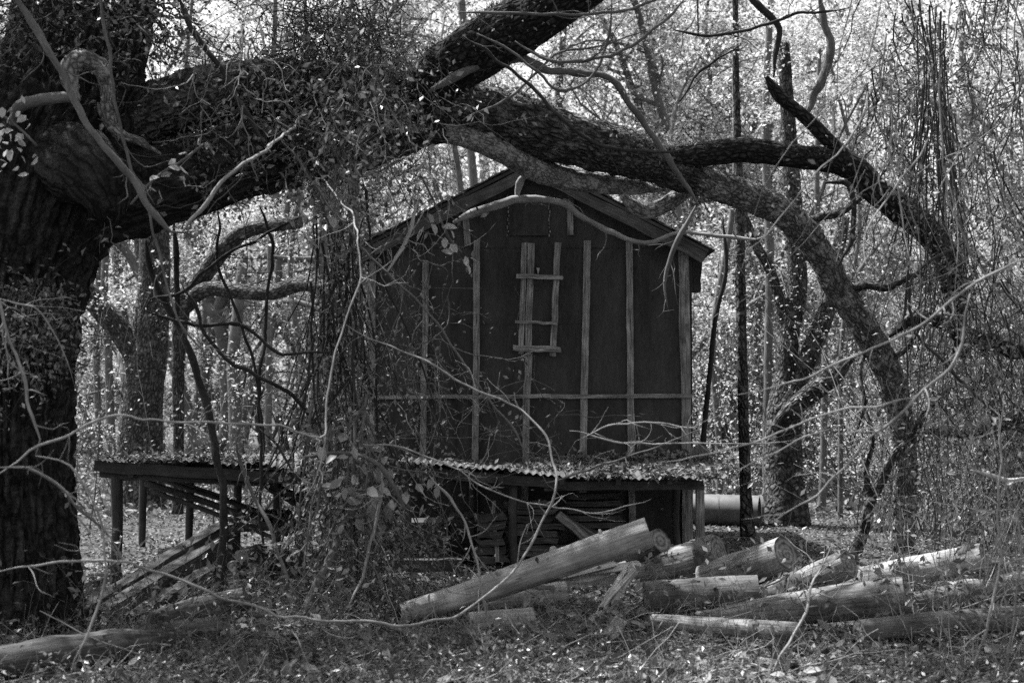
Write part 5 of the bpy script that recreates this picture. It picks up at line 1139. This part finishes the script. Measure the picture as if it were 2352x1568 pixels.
thicket('pale_brush', 'pale twiggy brush near the right edge,', (2.7, 5.0, 8.4, 12.0), 80, 1500, 93, 'palestem', 'cover', rr=(.002, .006), H=(.6, 2.8))
thicket('left_brush', 'thin brush behind the shelter,', (-8.5, -2.2, 19.5, 28), 120, 3500, 94, 'midstem', 'bleaf', H=(1, 5.0))
thicket('trunk_foot_brush', 'low twiggy brush round the oak foot,', (-3.6, -1.2, 9.0, 12.5), 90, 1200, 95, 'midstem', 'cover', rr=(.002, .004), H=(.3, .9), wob=.3)
thicket('log_brush', 'low twiggy weeds between the logs,', (.3, 3.8, 9.6, 12.2), 170, 1300, 96, 'midstem', 'cover', rr=(.0015, .0035), H=(.25, .75), wob=.3)

# ================================================================== GROUND COVER
def cover():
    rng = np.random.default_rng(61)
    n = 125000; y = 7.2 + 16 * rng.uniform(size=n) ** 1.4; x = rng.uniform(-1, 1, n) * (.46 * y + 1.4)
    z = gz(x, y) + rng.uniform(0.0, .035, n); pos = np.stack([x, y, z], 1)
    mb = MB(); leaves(mb, pos, rng.uniform(.03, .075, n), rng, .5, flat=.65); obj('leaf_litter', mb, M['litter'], kind='stuff', label='fallen leaves carpeting the clearing', cat='leaves')
    n = 60000; y = rng.uniform(22, 62, n); x = rng.uniform(-1, 1, n) * (.40 * y + 1); pos = np.stack([x, y, gz(x, y) + rng.uniform(0, .10, n)], 1)
    mb = MB(); leaves(mb, pos, rng.uniform(.09, .20, n), rng, .5, flat=.5); obj('woods_litter', mb, M['litter'], kind='stuff', label='leaf litter under the background woods', cat='leaves')
    # small leafy sprigs
    mb = MB(); lb = MB(); n = 6800; y = 7.4 + 5.6 * rng.uniform(size=n); x = rng.uniform(-1, 1, n) * (.46 * y + 1.2)
    k = (fbm(np.stack([x * .8, y * .8, np.zeros(n)], 1), 71, 2) > -.12) & ~((x > -.6) & (y > 10.0)); x, y = x[k], y[k]
    n = len(x); h = rng.uniform(.06, .24, n); g = gz(x, y); P0 = np.stack([x, y, g - .02], 1); P2 = np.stack([x + rng.normal(0, .06, n), y + rng.normal(0, .06, n), g + h], 1)
    btubes(mb, np.stack([P0, (P0 + P2) / 2 + rng.normal(0, .012, (n, 3)), P2], 1), np.tile([.002, .0016, .001], (n, 1)), 3)
    i = rng.integers(0, n, n * 8); t = rng.uniform(.3, 1.05, (n * 8, 1)); leaves(lb, P0[i] * (1 - t) + P2[i] * t + rng.normal(0, .014, (n * 8, 3)), rng.uniform(.022, .05, n * 8), rng, .5, flat=.35)
    obj('ground_cover_stems', mb, M['midstem'], kind='stuff', label='thin stems of the low ground cover', cat='plants'); obj('ground_cover', lb, M['cover'], kind='stuff', label='low leafy ground cover across the foreground', cat='plants')
    mb = MB(); n = 2600; yy = 7.4 + 5 * rng.uniform(size=n); xx = rng.uniform(-1, 1, n) * (.38 * yy + .5)
    d = rng.normal(0, 1, (n, 3)); d[:, 2] = np.abs(d[:, 2]) * .35; Q = wanders(rng, np.stack([xx, yy, gz(xx, yy) + rng.uniform(0, .06, n)], 1), d, rng.uniform(.12, .55, n), 4, .25)
    Q[..., 2] = np.maximum(Q[..., 2], gz(Q[..., 0].ravel(), Q[..., 1].ravel()).reshape(n, 5) + .005); btubes(mb, Q, rng.uniform(.0012, .0035, n)[:, None] * np.linspace(1, .5, 5)[None, :], 3)
    obj('dry_twigs', mb, M['bleached'], kind='stuff', label='dry bleached twigs strewn over the leaves', cat='twigs')
    n = 4200; y = 7.4 + 8 * rng.uniform(size=n) ** 1.3; x = rng.uniform(-1, 1, n) * (.38 * y + .5); mb = MB()
    leaves(mb, np.stack([x, y, gz(x, y) + rng.uniform(.01, .06, n)], 1), rng.uniform(.08, .14, n), rng, .55, flat=.45, fine=True); obj('large_litter', mb, M['litter'], kind='stuff', label='larger curled fallen leaves among the small ones', cat='leaves')
    mb = MB(); n = 110; yy = 7.6 + 5.5 * rng.uniform(size=n); xx = rng.uniform(-1, 1, n) * (.38 * yy + .4); d = rng.normal(0, 1, (n, 3)); d[:, 2] *= .12
    Q = wanders(rng, np.stack([xx, yy, gz(xx, yy) + .02], 1), d, rng.uniform(.4, 1.5, n), 9, .13); Q[..., 2] = np.maximum(Q[..., 2], gz(Q[..., 0].ravel(), Q[..., 1].ravel()).reshape(n, 10) + .012)
    btubes(mb, Q, rng.uniform(.004, .012, n)[:, None] * np.linspace(1, .4, 10)[None, :], 6); obj('fallen_sticks', mb, M['midstem'], kind='stuff', label='fallen sticks lying in the leaf litter', cat='sticks', smooth=True)
    mb = MB(); n = 1300; yy = 7.5 + 5.0 * rng.uniform(size=n); xx = rng.uniform(-1, 1, n) * (.38 * yy + .4); k = fbm(np.stack([xx * 1.1, yy * 1.1, np.zeros(n)], 1), 44, 2) > .12; xx, yy = xx[k], yy[k]; n = len(xx)
    Q = wanders(rng, np.stack([xx, yy, gz(xx, yy) - .02], 1), np.stack([rng.normal(0, .35, n), rng.normal(0, .35, n), np.ones(n)], 1), rng.uniform(.15, .6, n), 6, .22)
    btubes(mb, Q, rng.uniform(.0012, .003, n)[:, None] * np.linspace(1, .35, 7)[None, :], 3); obj('tall_weeds', mb, M['midstem'], kind='stuff', label='tall dry weeds standing in patches', cat='weeds')
    # leaves and debris on the tin roofs
    mb = MB()
    for V, n in LITTER:
        m = 11; nn = len(V) // m; f = rng.uniform(size=n) ** 1.2; a = rng.integers(0, nn, n); b = np.minimum((f * m).astype(int), m - 1); p = V[b * nn + a] + rng.normal(0, .05, (n, 3)) * np.array([1, 1, 0]); p[:, 2] += rng.uniform(.01, .05, n)
        kp = fbm(p * np.array([2.2, 2.2, 0]), 55, 2) > -.05; p = p[kp]; n = len(p)
        leaves(mb, p, rng.uniform(.03, .085, n), rng, .5, flat=.45)
    obj('roof_litter', mb, M['litter'], kind='stuff', label='fallen leaves heaped on the low tin roofs', cat='leaves')
cover()

# big single bush sprigs in front of the dark lean-to
tangle('small leafy sprig standing before the dark lean-to', 'leafy_sprig', 9, (975, 1040, 1230, 1260, 11.6, 11.8), (1, 1.5), 'midstem', 110, 'cover', (.03, .06), 97, -.2, (.15, .35), .3)
